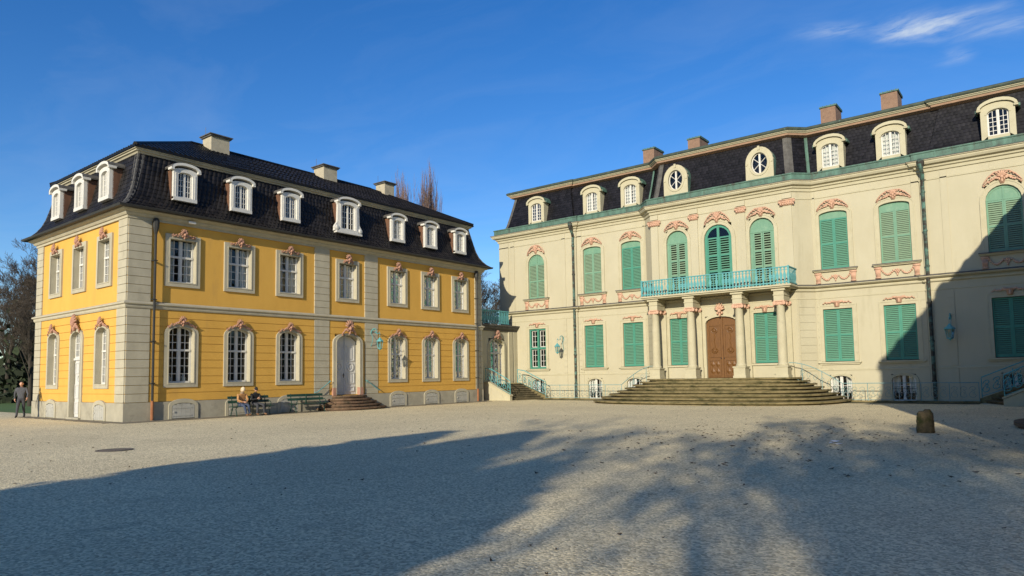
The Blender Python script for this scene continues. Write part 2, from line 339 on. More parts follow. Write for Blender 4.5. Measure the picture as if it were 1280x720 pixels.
# ------------------------------------------------------------------ carved ornaments (facade space: x along, y up, z out)
def rocaille(Wd,Hh,drop,seed=1,dep=.1,arms=True,mask=True):
    q=random.Random(seed); b=MB()
    if mask:      # fan shell above a drooping leaf
        for k in range(7):
            th=math.pi*(.12+.76*k/6); l=Hh*(.62+.22*math.sin(th)); 
            b.tube([(0,Hh*.25,.03),(math.cos(th)*l*.45,Hh*.25+math.sin(th)*l*.5,dep*.9),(math.cos(th)*l*.75,Hh*.25+math.sin(th)*l*.85,dep*.55)],[.02,Hh*.085,Hh*.05],5)
        b.blob((0,Hh*.2,dep*.7),Hh*.16,Hh*.24,dep*.75,6,4); b.blob((0,-Hh*.12,dep*.5),Hh*.11,Hh*.28,dep*.5,6,4)
        for s in (-1,1): b.blob((s*Hh*.22,Hh*.02,dep*.5),Hh*.12,Hh*.17,dep*.5,5,4)
    if arms:
        for s in (-1,1):
            pts=[];rs=[]; n=9
            for k in range(n):
                f=k/(n-1); x=s*(Hh*.25+(Wd/2-Hh*.25)*f); y=Hh*.12-drop*f*f*1.0+math.sin(f*9)*.018
                pts.append((x,y,.035+dep*.35*(1-f))); rs.append(.032*(1-f*.6)*Hh/.35+.006)
            b.tube(pts,rs,5)
            for k in range(1,n):
                f=k/(n-1); x,y,z=pts[k]; b.blob((x+q.uniform(-.02,.02),y+q.choice((-1,1))*q.uniform(.02,.06),z+.02),.040*(1.25-f*.6)*Hh/.35,.032*(1.25-f*.5)*Hh/.35,.035,5,3)
            x,y,z=pts[-1]; b.tube([(x+s*.045*math.cos(t)*1.0,y-.02+.045*math.sin(t),z) for t in [i*.9 for i in range(7)]],.016,4)
    return b
def cartouche(Wd,Hh,seed=1):          # broad crest over the palace windows
    b=rocaille(Wd,Hh*.86,Hh*.5,seed,.09); q=random.Random(seed)
    for s in (-1,1):
        for k in range(5):
            f=(k+.5)/5; x=s*Wd*.45*f; y=Hh*(.62-.62*f*f); b.blob((x,y,.05),.075*(1.15-f*.5),.045,.04,6,3)
        b.tube([(s*.05,Hh*.72,.06),(s*Wd*.2,Hh*.66,.08),(s*Wd*.36,Hh*.3,.07),(s*Wd*.47,-Hh*.1,.05),(s*Wd*.52,-Hh*.3,.04)],[.02,.034,.034,.028,.014],5)
    b.prism([(-Wd*.36,Hh*.05),(-Wd*.18,Hh*.3),(0,Hh*.42),(Wd*.18,Hh*.3),(Wd*.36,Hh*.05),(Wd*.12,Hh*.12),(.07,-Hh*.40),(-.07,-Hh*.40),(-Wd*.12,Hh*.12)],0,.035)
    return b
def lambrequin(Wd,Hh,seed=2):         # flat crest above the ground-floor shutters
    b=MB(); b.prism([(-.11,-Hh*.55),(.11,-Hh*.55),(.15,Hh*.1),(.3,Hh*.18),(.1,Hh*.4),(-.1,Hh*.4),(-.3,Hh*.18),(-.15,Hh*.1)],0,.07)
    for s in (-1,1):
        pts=[(s*(.1+(Wd/2-.1)*f),Hh*.3-.1*f*f+.03*math.sin(f*10),.04) for f in [k/8 for k in range(9)]]
        b.tube(pts,[.05,.05,.045,.04,.035,.03,.025,.018,.008],5)
        for k in range(1,8): x,y,z=pts[k]; b.blob((x,y+.03*(-1)**k,.05),.055*(1-k*.06),.04,.035,5,3)
    for k in range(5): b.blob(((k-2)*.06,Hh*.3,.07),.035,.05,.04,5,3)
    b.blob((0,-Hh*.2,.06),.06,.14,.05,6,4)
    return b
def garland(Wd,Hh,seed=3):            # swags between two consoles under a sill
    b=MB(); q=random.Random(seed)
    for s in (-1,1):
        c=s*(Wd/2-.13); b.prism([(c-.10,0),(c+.10,0),(c+.14,Hh*.8),(c-.14,Hh*.8)],0,.06); b.box(c-.17,c+.17,Hh*.8,Hh,0,.08); b.box(c-.13,c+.13,-.03,.03,0,.075)
        for k in range(4): b.blob((c-.075+k*.05,Hh*.45,.065),.02,Hh*.3,.025,4,3)
        x0,x1=s*(Wd/2-.28),s*.17
        for k in range(9):
            f=k/8; x=x0+(x1-x0)*f; y=Hh*.72-math.sin(f*math.pi)*Hh*.42-(Hh*.12*f)
            b.blob((x,y,.03),.062+q.uniform(-.018,.018),.062+q.uniform(-.016,.02),.055,5,3)
        b.blob((x0,Hh*.8,.03),.06,.06,.04,5,3)
    for k in range(6): th=k*math.pi/3; b.blob((.085*math.cos(th),Hh*.52+.085*math.sin(th),.04),.06,.06,.045,5,3)
    b.blob((0,Hh*.52,.06),.06,.06,.05,6,3); b.blob((0,Hh*.2,.03),.05,.1,.04,5,3)
    return b
def capital_band(Wd,Hh,seed=4):
    b=MB(); q=random.Random(seed); b.box(-Wd/2,Wd/2,-Hh/2,Hh/2,0,.05); b.box(-Wd/2-.03,Wd/2+.03,Hh*.36,Hh*.5,0,.09)
    n=max(3,int(Wd/.12))
    for k in range(n):
        x=-Wd/2+Wd*(k+.5)/n; b.blob((x,-Hh*.22,.07),Wd/n*.45,Hh*.26,.04,5,3); b.blob((x,Hh*.12,.07),Wd/n*.4,Hh*.16,.045,5,3)
    for s in (-1,1): b.lathe([(.07,0),(.085,.04),(.05,.10)],7,2,(s*Wd/2,Hh*.1,.03))
    return b
def box_mesh(name,mt,*a): return MB().box(*a).mesh(name,mt)
# ------------------------------------------------------------------ casement windows of the yellow houses
def casement(hw,z0,zs,rise,cols,rows_lo,rows_up,ztr,w=-.23,fr=.055,mid=.05):
    """white frame with mullion, transom and glazing bars; returns frame MB, glass MB"""
    b=MB(); inn=arch(hw,z0,zs,rise); f2=arch(hw-fr,z0+fr,zs,max(rise-fr*.6,.001) if rise>0 else 0); 
    b.ring(f2,inn,w-.03,w+.04); b.box(-hw+fr,hw-fr,z0,z0+fr+.02,w-.03,w+.06)
    top=lambda u: arch_h(u,hw,zs,rise)-fr*.5
    b.box(-mid,mid,z0+fr,top(0),w-.02,w+.055)
    if ztr: b.box(-hw+fr,hw-fr,ztr-.045,ztr+.045,w-.02,w+.075)
    bar=.013
    for s in (-1,1):
        a,c=(-hw+fr,-mid) if s<0 else (mid,hw-fr)
        b.box(a,a+.03,z0+fr,top(a+.015 if s<0 else a),w-.02,w+.04); b.box(c-.03,c,z0+fr,top(c),w-.02,w+.04)
        for k in range(1,cols): u=a+(c-a)*k/cols; b.box(u-bar,u+bar,z0+fr,top(u),w-.015,w+.03)
        zt=ztr or min(top(a),top(c))
        for k in range(1,rows_lo): z=z0+fr+(zt-z0-fr)*k/rows_lo; b.box(a,c,z-bar,z+bar,w-.013,w+.027)
        if ztr:
            zz=zs+rise*.55
            for k in range(1,rows_up): 
                z=ztr+(zs+rise-ztr)*k/rows_up
                if z<zz: b.box(a,c,z-bar,z+bar,w-.013,w+.027)
    g=MB(); g.poly([(x,y,w) for x,y in arch(hw-.01,z0+.01,zs,rise)])
    return b,g
def surround(hw,z0,zs,rise,t,orise,w0,w1,bottom=True,tb=None,step=True):
    b=MB(); tb=t if tb is None else tb
    inn=arch(hw,z0,zs,rise); out=arch(hw+t,z0-(tb if bottom else 0),zs,orise+t)
    if bottom: b.ring(inn,out,w0,w1,True)
    else: b.ring(inn,out,w0,w1)
    if step:   # thin raised inner moulding
        b.ring(arch(hw+.001,z0-.001,zs,rise+.001),arch(hw+.045,z0-.045 if bottom else z0,zs,rise+.045),w1-.01,w1+.018,bottom)
    return b
GF=dict(hw=.56,z0=1.60,zs=3.80,rise=.28); UF=dict(hw=.59,z0=6.06,zs=7.98,rise=0.0)
PM={}
def pav_protos():
    f,g=casement(**GF,cols=2,rows_lo=4,rows_up=3,ztr=3.05); PM['gf_frame']=f.mesh('casement','white_paint'); PM['gf_glass']=g.mesh('glass','glass')
    PM['gf_sur']=surround(**GF,t=.20,orise=.22,w0=-.30,w1=.075).mesh('surround','grey_stone')
    f,g=casement(.59,6.06,7.98,0,2,3,2,7.22); PM['uf_frame']=f.mesh('casement','white_paint'); PM['uf_glass']=g.mesh('glass','glass')
    b=MB(); inn=[(-.59,6.06),(-.59,7.98),(.59,7.98),(.59,6.06)]; out=[(-.79,5.86),(-.79,8.2),(.79,8.2),(.79,5.86)]
    b.ring(inn,out,-.30,.07,True); b.ring(inn,[(-.635,6.015),(-.635,8.025),(.635,8.025),(.635,6.015)],.06,.088,True); PM['uf_sur']=b.mesh('surround','grey_stone')
    PM['gf_orn']=rocaille(1.22,.36,.20,11,.15).mesh('ornament','rose_stone',True); PM['uf_orn']=rocaille(1.0,.36,.05,12,.14).mesh('ornament','rose_stone',True)
    PM['uf_orn2']=rocaille(.62,.42,.12,13,.16).mesh('ornament','rose_stone',True); PM['door_orn']=rocaille(.9,.62,.3,14,.18).mesh('ornament','rose_stone',True)
    c=MB()
    for s in (-1,1):
        n=10; pts=[(s*(.56-.34*k/n),-.36+.03*math.sin(k*2.1)) for k in range(n+1)]
        for p,q in zip(pts,pts[1:]): c.quad((p[0],6.1,p[1]),(q[0],6.1,q[1]),(q[0],7.95,q[1]),(p[0],7.95,p[1]))
    PM['curtain']=c.mesh('curtain','curtain')
    # cellar hatch: arched stone frame and painted boards with strap hinges
    PM['hatch_sur']=MB().ring(arch(.52,0.02,.56,.16),arch(.66,0.02,.60,.30),-.02,.06).mesh('surround','grey_stone')
    h=MB()
    for k in range(5): h.box(-.50+.2*k+.004,-.50+.2*(k+1)-.004,.05,arch_h(-.5+.2*k+.1,.52,.56,.16)-.03,.02,.055)
    for z in (.16,.50): h.box(-.5,.36,z-.02,z+.02,.055,.07)
    h.box(-.47,-.40,.30,.36,.055,.09); PM['hatch']=h.mesh('hatch','hatch')
    # double entrance door with carved panels
    d=MB(); 
    for s in (-1,1):
        a,c=(-.76,-.006) if s<0 else (.006,.76); top=lambda u: arch_h(u,.785,3.62,.42)-.02
        d.prism([(a,.80),(c,.80),(c,top(c)),((a+c)/2,top((a+c)/2)),(a,top(a))],-.30,-.24)
        m_=(a+c)/2
        for z0,z1 in ((.95,1.25),(1.38,2.0),(2.62,3.5)): d.ring([(m_-.22,z0+.06),(m_-.22,z1-.06),(m_+.22,z1-.06),(m_+.22,z0+.06)],[(m_-.27,z0),(m_-.27,z1),(m_+.27,z1),(m_+.27,z0)],-.24,-.205,True)
        for z0,z1 in ((1.48,1.90),(2.74,3.38)): d.box(m_-.14,m_+.14,z0,z1,-.24,-.215)
        cir=lambda r:[(m_+r*math.cos(t*math.pi/8),2.31+r*1.1*math.sin(t*math.pi/8)) for t in range(16)]
        d.ring(cir(.17),cir(.23),-.24,-.20,True); d.prism(cir(.09),-.24,-.21)
    d.box(-.03,.03,.8,4.0,-.24,-.19); PM['door']=d.mesh('door','door_white')
    PM['door_sur']=surround(.785,.80,3.62,.42,.23,.30,-.32,.12,False).mesh('surround','grey_stone')
    hd=MB().box(-.10,-.06,1.72,1.95,-.24,-.20); hd.tube([(-.08,1.86,-.2),(-.08,1.86,-.14),(-.2,1.86,-.14)],.014,5); PM['door_handle']=hd.mesh('handle','dark_metal')
    # side door: tall white leaf with a glazed light over it
    b=MB(); b.box(-.5,.5,.10,2.75,-.28,-.22); 
    for s in (-1,1):
        a,c=(-.46,-.03) if s<0 else (.03,.46)
        for z0,z1 in ((.25,.8),(.95,1.6),(2.1,2.62)): b.ring([(a+.05,z0+.05),(a+.05,z1-.05),(c-.05,z1-.05),(c-.05,z0+.05)],[(a,z0),(a,z1),(c,z1),(c,z0)],-.22,-.19,True)
    cir=lambda r:[(r*math.cos(t*math.pi/8),1.85+r*1.2*math.sin(t*math.pi/8)) for t in range(16)]
    b.ring(cir(.13),cir(.18),-.22,-.18,True); b.box(-.56,.56,2.72,2.82,-.28,-.15); PM['side_door']=b.mesh('door','door_white')
    f,g=casement(.56,2.82,3.72,.32,2,3,0,0,w=-.25); PM['side_light']=f.mesh('casement','white_paint'); PM['side_glass']=g.mesh('glass','glass')
    PM['side_sur']=surround(.56,.08,3.72,.32,.20,.24,-.32,.085,False).mesh('surround','grey_stone')
    # dormers, front plane z=0, origin at sill
    def dormer(hw,h,big=False):
        out={}
        f,g=casement(hw-.20,.10,h-.50,.16,2,4,0,0,w=-.10,fr=.04,mid=.03); out['frame']=f.mesh('casement','white_paint'); out['glass']=g.mesh('glass','glass')
        b=MB().ring(arch(hw-.20,.10,h-.50,.16),arch(hw,0,h-.30,.14),-.14,.04); b.box(-hw,hw,-.06,.10,-.14,.06)
        hood=arch(hw+.02,h-.30,h-.24,.19); hood2=arch(hw+.13,h-.30,h-.20,.27); b.ring(hood[1:-1],hood2[1:-1],-.25,.14)
        for s in (-1,1): b.box(s*(hw+.07)-.07,s*(hw+.07)+.07,h-.30,h-.20,-.2,.13); b.box(s*(hw-.10)-.02,s*(hw-.10)+.02,.1,h-.4,.0,.055)
        if big:
            b.box(-hw-.22,hw+.22,-.16,-.06,-.2,.12)
            for s in (-1,1):
                b.prism([(s*hw,-.06),(s*(hw+.30),-.06),(s*(hw+.27),.22),(s*(hw+.10),.45),(s*(hw+.07),h-.45),(s*(hw+.16),h-.25),(s*hw,h-.25)],-.12,.02)
                b.lathe([(.16,-.12),(.17,.03),(.11,.05),(.09,.09),(.03,.10)],10,2,(s*(hw+.14),.12,0))
        out['front']=b.mesh('front','white_paint')
        L=1.0; out['cheek']=[]
        for s in (-1,1):
            c=MB(); x0,x1=(s*hw-.03*s,s*hw)
            for x in (x0,x1): c.poly([(x,-.05,-.10),(x,h-.25,-.10),(x,h-.25,-L),(x,h*.45,-.66),(x,-.05,-.4)])
            c.quad((x0,-.05,-.10),(x1,-.05,-.10),(x1,h-.25,-.10),(x0,h-.25,-.10)); out['cheek'].append(c.mesh('cheek','brown_wood'))
        r=MB(); a0=hood2[1:-1]
        for p,q in zip(a0,a0[1:]): r.quad((p[0],p[1]+.015,.15),(q[0],q[1]+.015,.15),(q[0],q[1]+.015,-L-.2),(p[0],p[1]+.015,-L-.2)); r.quad((p[0],p[1]-.03,.14),(q[0],q[1]-.03,.14),(q[0],q[1]-.03,-L-.2),(p[0],p[1]-.03,-L-.2))
        out['roof']=r.mesh('dormer_roof','lead')
        return out
    PM['dorm']=dormer(.54,1.60); PM['dormbig']=dormer(.66,1.85,True)
pav_protos()
def add_dormer(p,root,F,u,v,w,sill=True):
    M=F@T(u,v,w); d=put('dormer',p['front'],root,M); put('casement',p['frame'],d,M); put('glass',p['glass'],d,M); [put('cheek',c_,d,M) for c_ in p['cheek']]; put('roof',p['roof'],d,M)
    return d
def blocks(root,F,u0,u1,v0,v1,n,mt,w1=.045,gap=.02,name='quoin_block',cache={}):
    h=(v1-v0)/n; key=(round(u1-u0,3),round(h,4),mt,w1)
    if key not in cache:
        a=u1-u0; b=MB(); e=.014
        b.prism([(e,gap/2),(a-e,gap/2),(a,gap/2+e),(a,h-gap/2-e),(a-e,h-gap/2),(e,h-gap/2),(0,h-gap/2-e),(0,gap/2+e)],-.06,w1); cache[key]=b.mesh(name,mt)
    for k in range(n): put(name,cache[key],root,F@T(u0,v0+k*h,0))
def courses(root,F,spans,v0,v1,n,mt,w1=.022,gap=.022,name='wall_course'):
    """horizontal bands cut by openings; spans: list of (u0,u1), holes given as (a,b,c,d)"""
    h=(v1-v0)/n; (u0,u1),holes=spans
    for k in range(n):
        a,b=v0+k*h+gap/2,v0+(k+1)*h-gap/2; cut=sorted([(x[0],x[1]) for x in holes if x[2]<b and x[3]>a]); u=u0
        for lo,hi in cut+[(u1,u1)]:
            if lo-u>.03: put(name,box_mesh(name,mt,0,lo-u,0,b-a,-.03,w1),root,F@T(u,a,0))
            u=max(u,hi)
        for x in holes:
            if x[2]<b and x[3]>a and x[3]<b-.04: put(name,box_mesh(name,mt,0,x[1]-x[0],0,b-max(a,x[3]),-.03,w1),root,F@T(x[0],max(a,x[3]),0))
            if x[2]<b and x[3]>a and x[2]>a+.04: put(name,box_mesh(name,mt,0,x[1]-x[0],0,min(b,x[2])-a,-.03,w1),root,F@T(x[0],a,0))
BAYS=(-9.19,-6.44,-3.68,0,3.68,6.44,9.19)
def pavilion(x0,x1,east,label):
    root=thing('yellow_pavilion',label,'building',((x0+x1)/2,(Y0+Y1)/2,0),'yellow pavilions flanking the court')
    Ln=Y1-Y0; Sn=x1-x0; cy=(Y0+Y1)/2
    FL=frame((x1,Y0,0),(0,1,0),(1,0,0)) if east else frame((x0,Y1,0),(0,-1,0),(-1,0,0))
    FS=frame((x0,Y0,0),(1,0,0),(0,-1,0))
    us=[Ln/2+.1*(1 if east else -1)+b for b in BAYS]; ss=[2.55,5.42,8.2] if east else [2.25,5.03,7.9]
    # ---- walls
    b=MB(); hl=[]
    for k,u in enumerate(us):
        hl.append((u-.60,u+.60,5.96,8.08))
        hl.append((u-.80,u+.80,.78,4.06) if k==3 else (u-.58,u+.58,1.55,4.10))
    wall_sheet(b,0,Ln,.02,8.75,hl,-.32,-.012); put('wall',b.mesh('wall','yellow'),root,FL)
    b=MB(); hs=[]
    for k,u in enumerate(ss):
        hs.append((u-.60,u+.60,5.96,8.08)); hs.append((u-.58,u+.58,.05,4.06) if k==1 else (u-.58,u+.58,1.55,4.10))
    wall_sheet(b,0,Sn,.02,8.75,hs,-.32,-.012); put('wall',b.mesh('wall','yellow'),root,FS)
    bk=MB(); bx=x0 if east else x1; bk.quad((bx,Y0,0),(bx,Y1,0),(bx,Y1,8.8),(bx,Y0,8.8)); bk.quad((x0,Y1,0),(x1,Y1,0),(x1,Y1,8.8),(x0,Y1,8.8))
    put('rear_wall',bk.mesh('wall','yellow'),root)
    fl=MB().box(x0+.4,x1-.4,Y0+.4,Y1-.4,4.85,5.0).box(x0+.4,x1-.4,Y0+.4,Y1-.4,8.8,8.9); fl.box(x0+.4,x1-.4,Y0+.4,Y1-.4,.3,.4)
    xm=(x0+x1)/2; fl.box(xm-.1,xm+.1,Y0+2.5,Y1-.4,.4,8.8); put('floor_slab',fl.mesh('floor_slab','room'),root)
    # ---- rusticated courses, quoins, lesenes
    cut=[(h[0]-.05,h[1]+.05,h[2]-.12,h[3]+.05) for h in hl if h[2]<4]
    lu=[(0,.95),(us[3]-2.16,us[3]-1.22),(us[3]+1.22,us[3]+2.16),(Ln-.66,Ln)]
    cut+=[(a-.02,c+.02,0,9) for a,c in lu]
    courses(root,FL,((0,Ln),cut),.80,4.80,11,'yellow')
    for a,c in lu: blocks(root,FL,a,c,.80,4.80,11,'grey_stone'); blocks(root,FL,a,c,5.10,8.66,10,'grey_stone')
    su=[(.0,.80),(Sn-.86,Sn)]; cut=[(h[0]-.05,h[1]+.05,h[2]-.12,h[3]+.05) for h in hs if h[2]<4]+[(a-.02,c+.02,0,9) for a,c in su]
    courses(root,FS,((0,Sn),cut),.80,4.80,11,'yellow')
    for a,c in su: blocks(root,FS,a,c,.80,4.80,11,'grey_stone'); blocks(root,FS,a,c,5.10,8.66,10,'grey_stone')
    # ---- plinth (cut at doors), belt, cornice
    [put('plinth',box_mesh('plinth','plinth',a_,b_,0,.79,-.1,.07),root,FL) for a_,b_ in ((-.07,us[3]-1.02),(us[3]+1.02,Ln+.07))]
    [put('plinth',box_mesh('plinth','plinth',a_,b_,0,.79,-.1,.068),root,FS) for a_,b_ in ((-.07,ss[1]-.76),(ss[1]+.76,Sn+.068))]
    rect=[(x0,Y0),(x1,Y0),(x1,Y1),(x0,Y1)]
    b=MB(); sweep(b,rect,[(-.01,4.80),(.07,4.80),(.10,4.86),(.10,4.94),(.17,4.98),(.17,5.04),(.03,5.11),(-.01,5.11)],True,False); put('belt_course',b.mesh('belt_course','grey_stone'),root)
    b=MB(); sweep(b,rect,[(-.01,8.64),(.08,8.64),(.08,8.74),(.14,8.76),(.20,8.84),(.20,8.88),(.33,8.92),(.38,8.97),(.38,9.03),(-.2,9.03)],True,False); put('cornice',b.mesh('cornice','grey_stone'),root)
    # ---- roofs
    prof=[(.52,9.05),(.30,9.20),(.10,9.42),(-.08,9.72),(-.22,10.1),(-.34,10.6),(-.45,11.1),(-.56,11.6),(-.62,11.84)]
    ms=miters(rect,True)
    b=MB(); sweep(b,rect,[(.52,9.0),(.54,9.05)]+prof[1:],True); sweep(b,rect,[(-.2,9.0),(.52,9.0)],True)
    up_=[(-.32,11.96),(-5.0,14.25)]
    hx=5.225; rz=11.96+(hx-.32)*.492
    tl=MB(); tl.r=[]
    for k in range(4):
        A,B=rect[k],rect[(k+1)%4]
        if (k==3 and east) or (k==1 and not east) or k==2: continue
        tiles(tl,A,ms[k],B,ms[(k+1)%4],prof,.215,.225,.024,.028)
        tiles(tl,A,ms[k],B,ms[(k+1)%4],[(-.32,11.98),(-hx+.02,rz)],.24,.31,.026,.045)
    r=put('roof',b.mesh('roof','roof_tile'),root); put('roof_tiles',tl.mesh('roof_tiles','roof_tile'),r,I4,'stuff')
    b=MB(); sweep(b,rect,[(-.32,11.97),(-hx+.01,rz)],True); sweep(b,rect,[(-.30,11.90),(-.30,11.985)],True); put('upper_roof',b.mesh('roof','roof_tile'),root)
    b=MB(); sweep(b,rect,[(-.64,11.68),(-.54,11.70),(-.50,11.76),(-.42,11.79),(-.42,11.84),(-.35,11.86),(-.35,11.90),(-.7,11.91)],True); put('curb_moulding',b.mesh('curb_moulding','cream_trim' if False else 'grey_stone'),root)
    b=MB(); sweep(b,rect,[(.54,8.98),(.60,9.0),(.63,9.08),(.60,9.10),(.54,9.03)],True); put('gutter',b.mesh('gutter','dark_metal'),root)
    for k in range(4):
        p,mm=Vector(rect[k]),ms[k]; pts=[]
        for o,z in prof: pts.append((p.x+mm.x*(o+.02),p.y+mm.y*(o+.02),z+.02))
        b=MB(); 
        for q,s in zip(pts,pts[1:]):
            for d in (Vector((-mm.x,0)),Vector((0,-mm.y))):
                wd0=.16+.16*max(0,(q[2]-9.3)/2.6); wd1=.16+.16*max(0,(s[2]-9.3)/2.6)
                e=d.normalized(); b.quad((q[0],q[1],q[2]+.035),(s[0],s[1],s[2]+.035),(s[0]+e.x*wd1,s[1]+e.y*wd1,s[2]+.035),(q[0]+e.x*wd0,q[1]+e.y*wd0,q[2]+.035))
        put('hip_flashing',b.mesh('hip_flashing','lead'),r)
        e0=(p.x-mm.x*.32,p.y-mm.y*.32,12.02); e1=(p.x-mm.x*hx,p.y-mm.y*hx,rz+.05); put('hip_ridge',MB().tube([e0,e1],.09,6).mesh('hip_ridge','roof_tile'),r)
    put('ridge',MB().tube([(xm,Y0+hx,rz+.05),(xm,Y1-hx,rz+.05)],.1,6).mesh('ridge','roof_tile'),r)
    # ---- chimneys
    cx=xm+(.45 if east else -.45)
    for k,(yy,sx,sy) in enumerate(((19.2,.45,.52),(26.4,.5,.5),(31.3,.45,.42))):
        b=MB().box(-sx,sx,-sy,sy,13.3,14.78); c=put('chimney',b.mesh('chimney','chimney_plaster'),root,T(cx,yy))
        cp=MB().box(-sx-.08,sx+.08,-sy-.08,sy+.08,14.78,14.86).box(-sx-.14,sx+.14,-sy-.14,sy+.14,14.86,14.91); put('cap',cp.mesh('cap','lead'),c,T(cx,yy))
        put('lightning_rod',MB().tube([(-sx+.1,-sy+.1,14.8),(-sx+.1,-sy+.1,15.45)],.012,4).mesh('rod','dark_metal'),c,T(cx,yy))
    # ---- windows
    def win(F,u,fl_,orn,cur=True):
        M=F@T(u,0,0)
        if fl_=='gf':
            o=put('window',PM['gf_frame'],root,M); put('glass',PM['gf_glass'],o,M); put('surround',PM['gf_sur'],o,M); put('ornament',PM['gf_orn'],o,F@T(u,4.22,.07))
        else:
            o=put('window',PM['uf_frame'],root,M); put('glass',PM['uf_glass'],o,M); put('surround',PM['uf_sur'],o,M); put('ornament',PM[orn],o,F@T(u,8.14,.07))
            if cur: put('curtain',PM['curtain'],o,M)
    for k,u in enumerate(us):
        win(FL,u,'uf','uf_orn2' if k in (0,3) and False else ('uf_orn' if k<3 else 'uf_orn2'))
        if k!=3: win(FL,u,'gf',None)
        add_dormer(PM['dormbig'] if k==3 else PM['dorm'],root,FL,u,9.80,.10)
        if k!=3:
            M=FL@T(u+(.12 if k==0 else 0),0,.052)
            h=put('cellar_hatch',PM['hatch'],root,M); put('surround',PM['hatch_sur'],h,M)
    u=us[3]; M=FL@T(u,0,0); d=put('door',PM['door'],root,M); put('surround',PM['door_sur'],d,M); put('handle',PM['door_handle'],d,M); put('ornament',PM['door_orn'],d,FL@T(u,4.28,.13))
    [put('pedestal',box_mesh('pedestal','rose_stone',x_,x_+.25,.76,1.18,-.1,.135),d,M) for x_ in (-1.03,.78)]
    for k,u in enumerate(ss):
        win(FS,u,'uf','uf_orn2',False); add_dormer(PM['dorm'],root,FS,u,9.80,.10)
        M=FS@T(u,0,0)
        if k==1:
            MD=M@T(0,0,.10); d=put('door',PM['side_door'],root,MD); put('transom_light',PM['side_light'],d,MD); put('glass',PM['side_glass'],d,MD); put('surround',PM['side_sur'],d,M); put('ornament',PM['door_orn'],d,FS@T(u,4.26,.09))
            put('threshold',box_mesh('threshold','plinth',-.7,.7,.0,.09,-.3,.16),d,M)
        else:
            win(FS,u,'gf',None); M=FS@T(u,0,.052); h=put('cellar_hatch',PM['hatch'],root,M); put('surround',PM['hatch_sur'],h,M)
    # ---- downpipes with hopper heads
    for u in (1.06,Ln-.62):
        b=MB().tube([(u,8.55,.17),(u,.85,.17)],.055,8); b.lathe([(.06,8.05),(.13,8.35),(.15,8.60),(.10,8.75)],8,1,(u,0,.17))
        for z in (1.6,3.4,5.2,6.9): b.box(u-.08,u+.08,z-.02,z+.02,0,.24)
        o=put('downpipe',b.mesh('downpipe','brown_wood' if u<2 and False else 'dark_metal'),root,FL); put('pipe_foot',MB().tube([(u,.85,.17),(u,.03,.17)],.065,8).mesh('pipe_foot','rust'),o,FL)
    # ---- steps to the court door
    b0=Ln/2+.1*(1 if east else -1)
    stp=put('door_steps',half_oval(2.05,1.75,0,.15).mesh('step','sand_step'),root,FL@T(b0,0,.06))
    for k in range(1,5): put('step',half_oval(2.05-.24*k,1.75-.25*k,.15*k,.15*(k+1)).mesh('step','sand_step'),stp,FL@T(b0,0,.06))
    for s in (-1,1):
        b=MB().tube([(s*1.22,1.55,.10),(s*1.22,1.55,.18),(s*2.1,.98,.22),(s*2.2,.98,.20),(s*2.2,.98,.1)],.02,6); b.tube([(s*1.3,1.55,.18),(s*1.3,1.42,.06)],.014,5)
        put('handrail',b.mesh('handrail','turquoise'),root,FL@T(b0,0,0))
    return root,FL
def half_oval(a,b_,z0,z1,n=18,ex=2.6,e=.09):
    b=MB(); pts=[]
    for k in range(n+1):
        th=math.pi*k/n; c,s=math.cos(th),math.sin(th); pts.append((a*math.copysign(abs(c)**(2/ex),c),b_*abs(s)**(2/ex)))
    for (x,y),(x2,y2) in zip(pts,pts[1:]):
        f=1-e/max(a,.1)
        n_=.085; b.quad((x,z1,y),(x2,z1,y2),(x2,z1-n_,y2),(x,z1-n_,y)); b.quad((x*f,z1-n_,y*f),(x2*f,z1-n_,y2*f),(x2*f,z0,y2*f),(x*f,z0,y*f)); b.quad((x*f,z1-n_,y*f),(x2*f,z1-n_,y2*f),(x2,z1-n_,y2),(x,z1-n_,y))
    b.poly([(x,z1,y) for x,y in pts]); return b
yp,FL=pavilion(X0,X1,True,'yellow two-storey pavilion with grey quoins and dark mansard roof beside the benches')
pavilion(XR0,XR1,False,'twin yellow pavilion across the court whose roof shades the palace front')
# ------------------------------------------------------------------ ground
def sheet(name,pts,z,mt,kind='structure'):
    o=put(name,MB().poly([(x,y,z) for x,y in pts]).mesh(name,mt)); o['kind']=kind; return o
sheet('ground',[(-900,-900),(900,-900),(900,900),(-900,900)],0,'gravel')
sheet('lawn',[(-400,14.0),(-43.2,14.0),(-43.2,300),(-400,300)],.012,'lawn')
q=random.Random(3)
def ragged(x0,y0,x1,y1,wd,nx,ny,amp=.12,step=.5):
    n=int(math.hypot(x1-x0,y1-y0)/step); a=[(x0+(x1-x0)*k/n,y0+(y1-y0)*k/n) for k in range(n+1)]
    return a+[(x+nx*(wd+q.uniform(-amp,amp)),y+ny*(wd+q.uniform(-amp,amp))) for x,y in reversed(a)]
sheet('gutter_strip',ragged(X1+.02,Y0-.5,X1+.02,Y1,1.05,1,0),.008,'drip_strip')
sheet('side_strip',ragged(X0-.5,Y0-.02,X1+.02,Y0-.02,.7,0,-1),.012,'drip_strip')
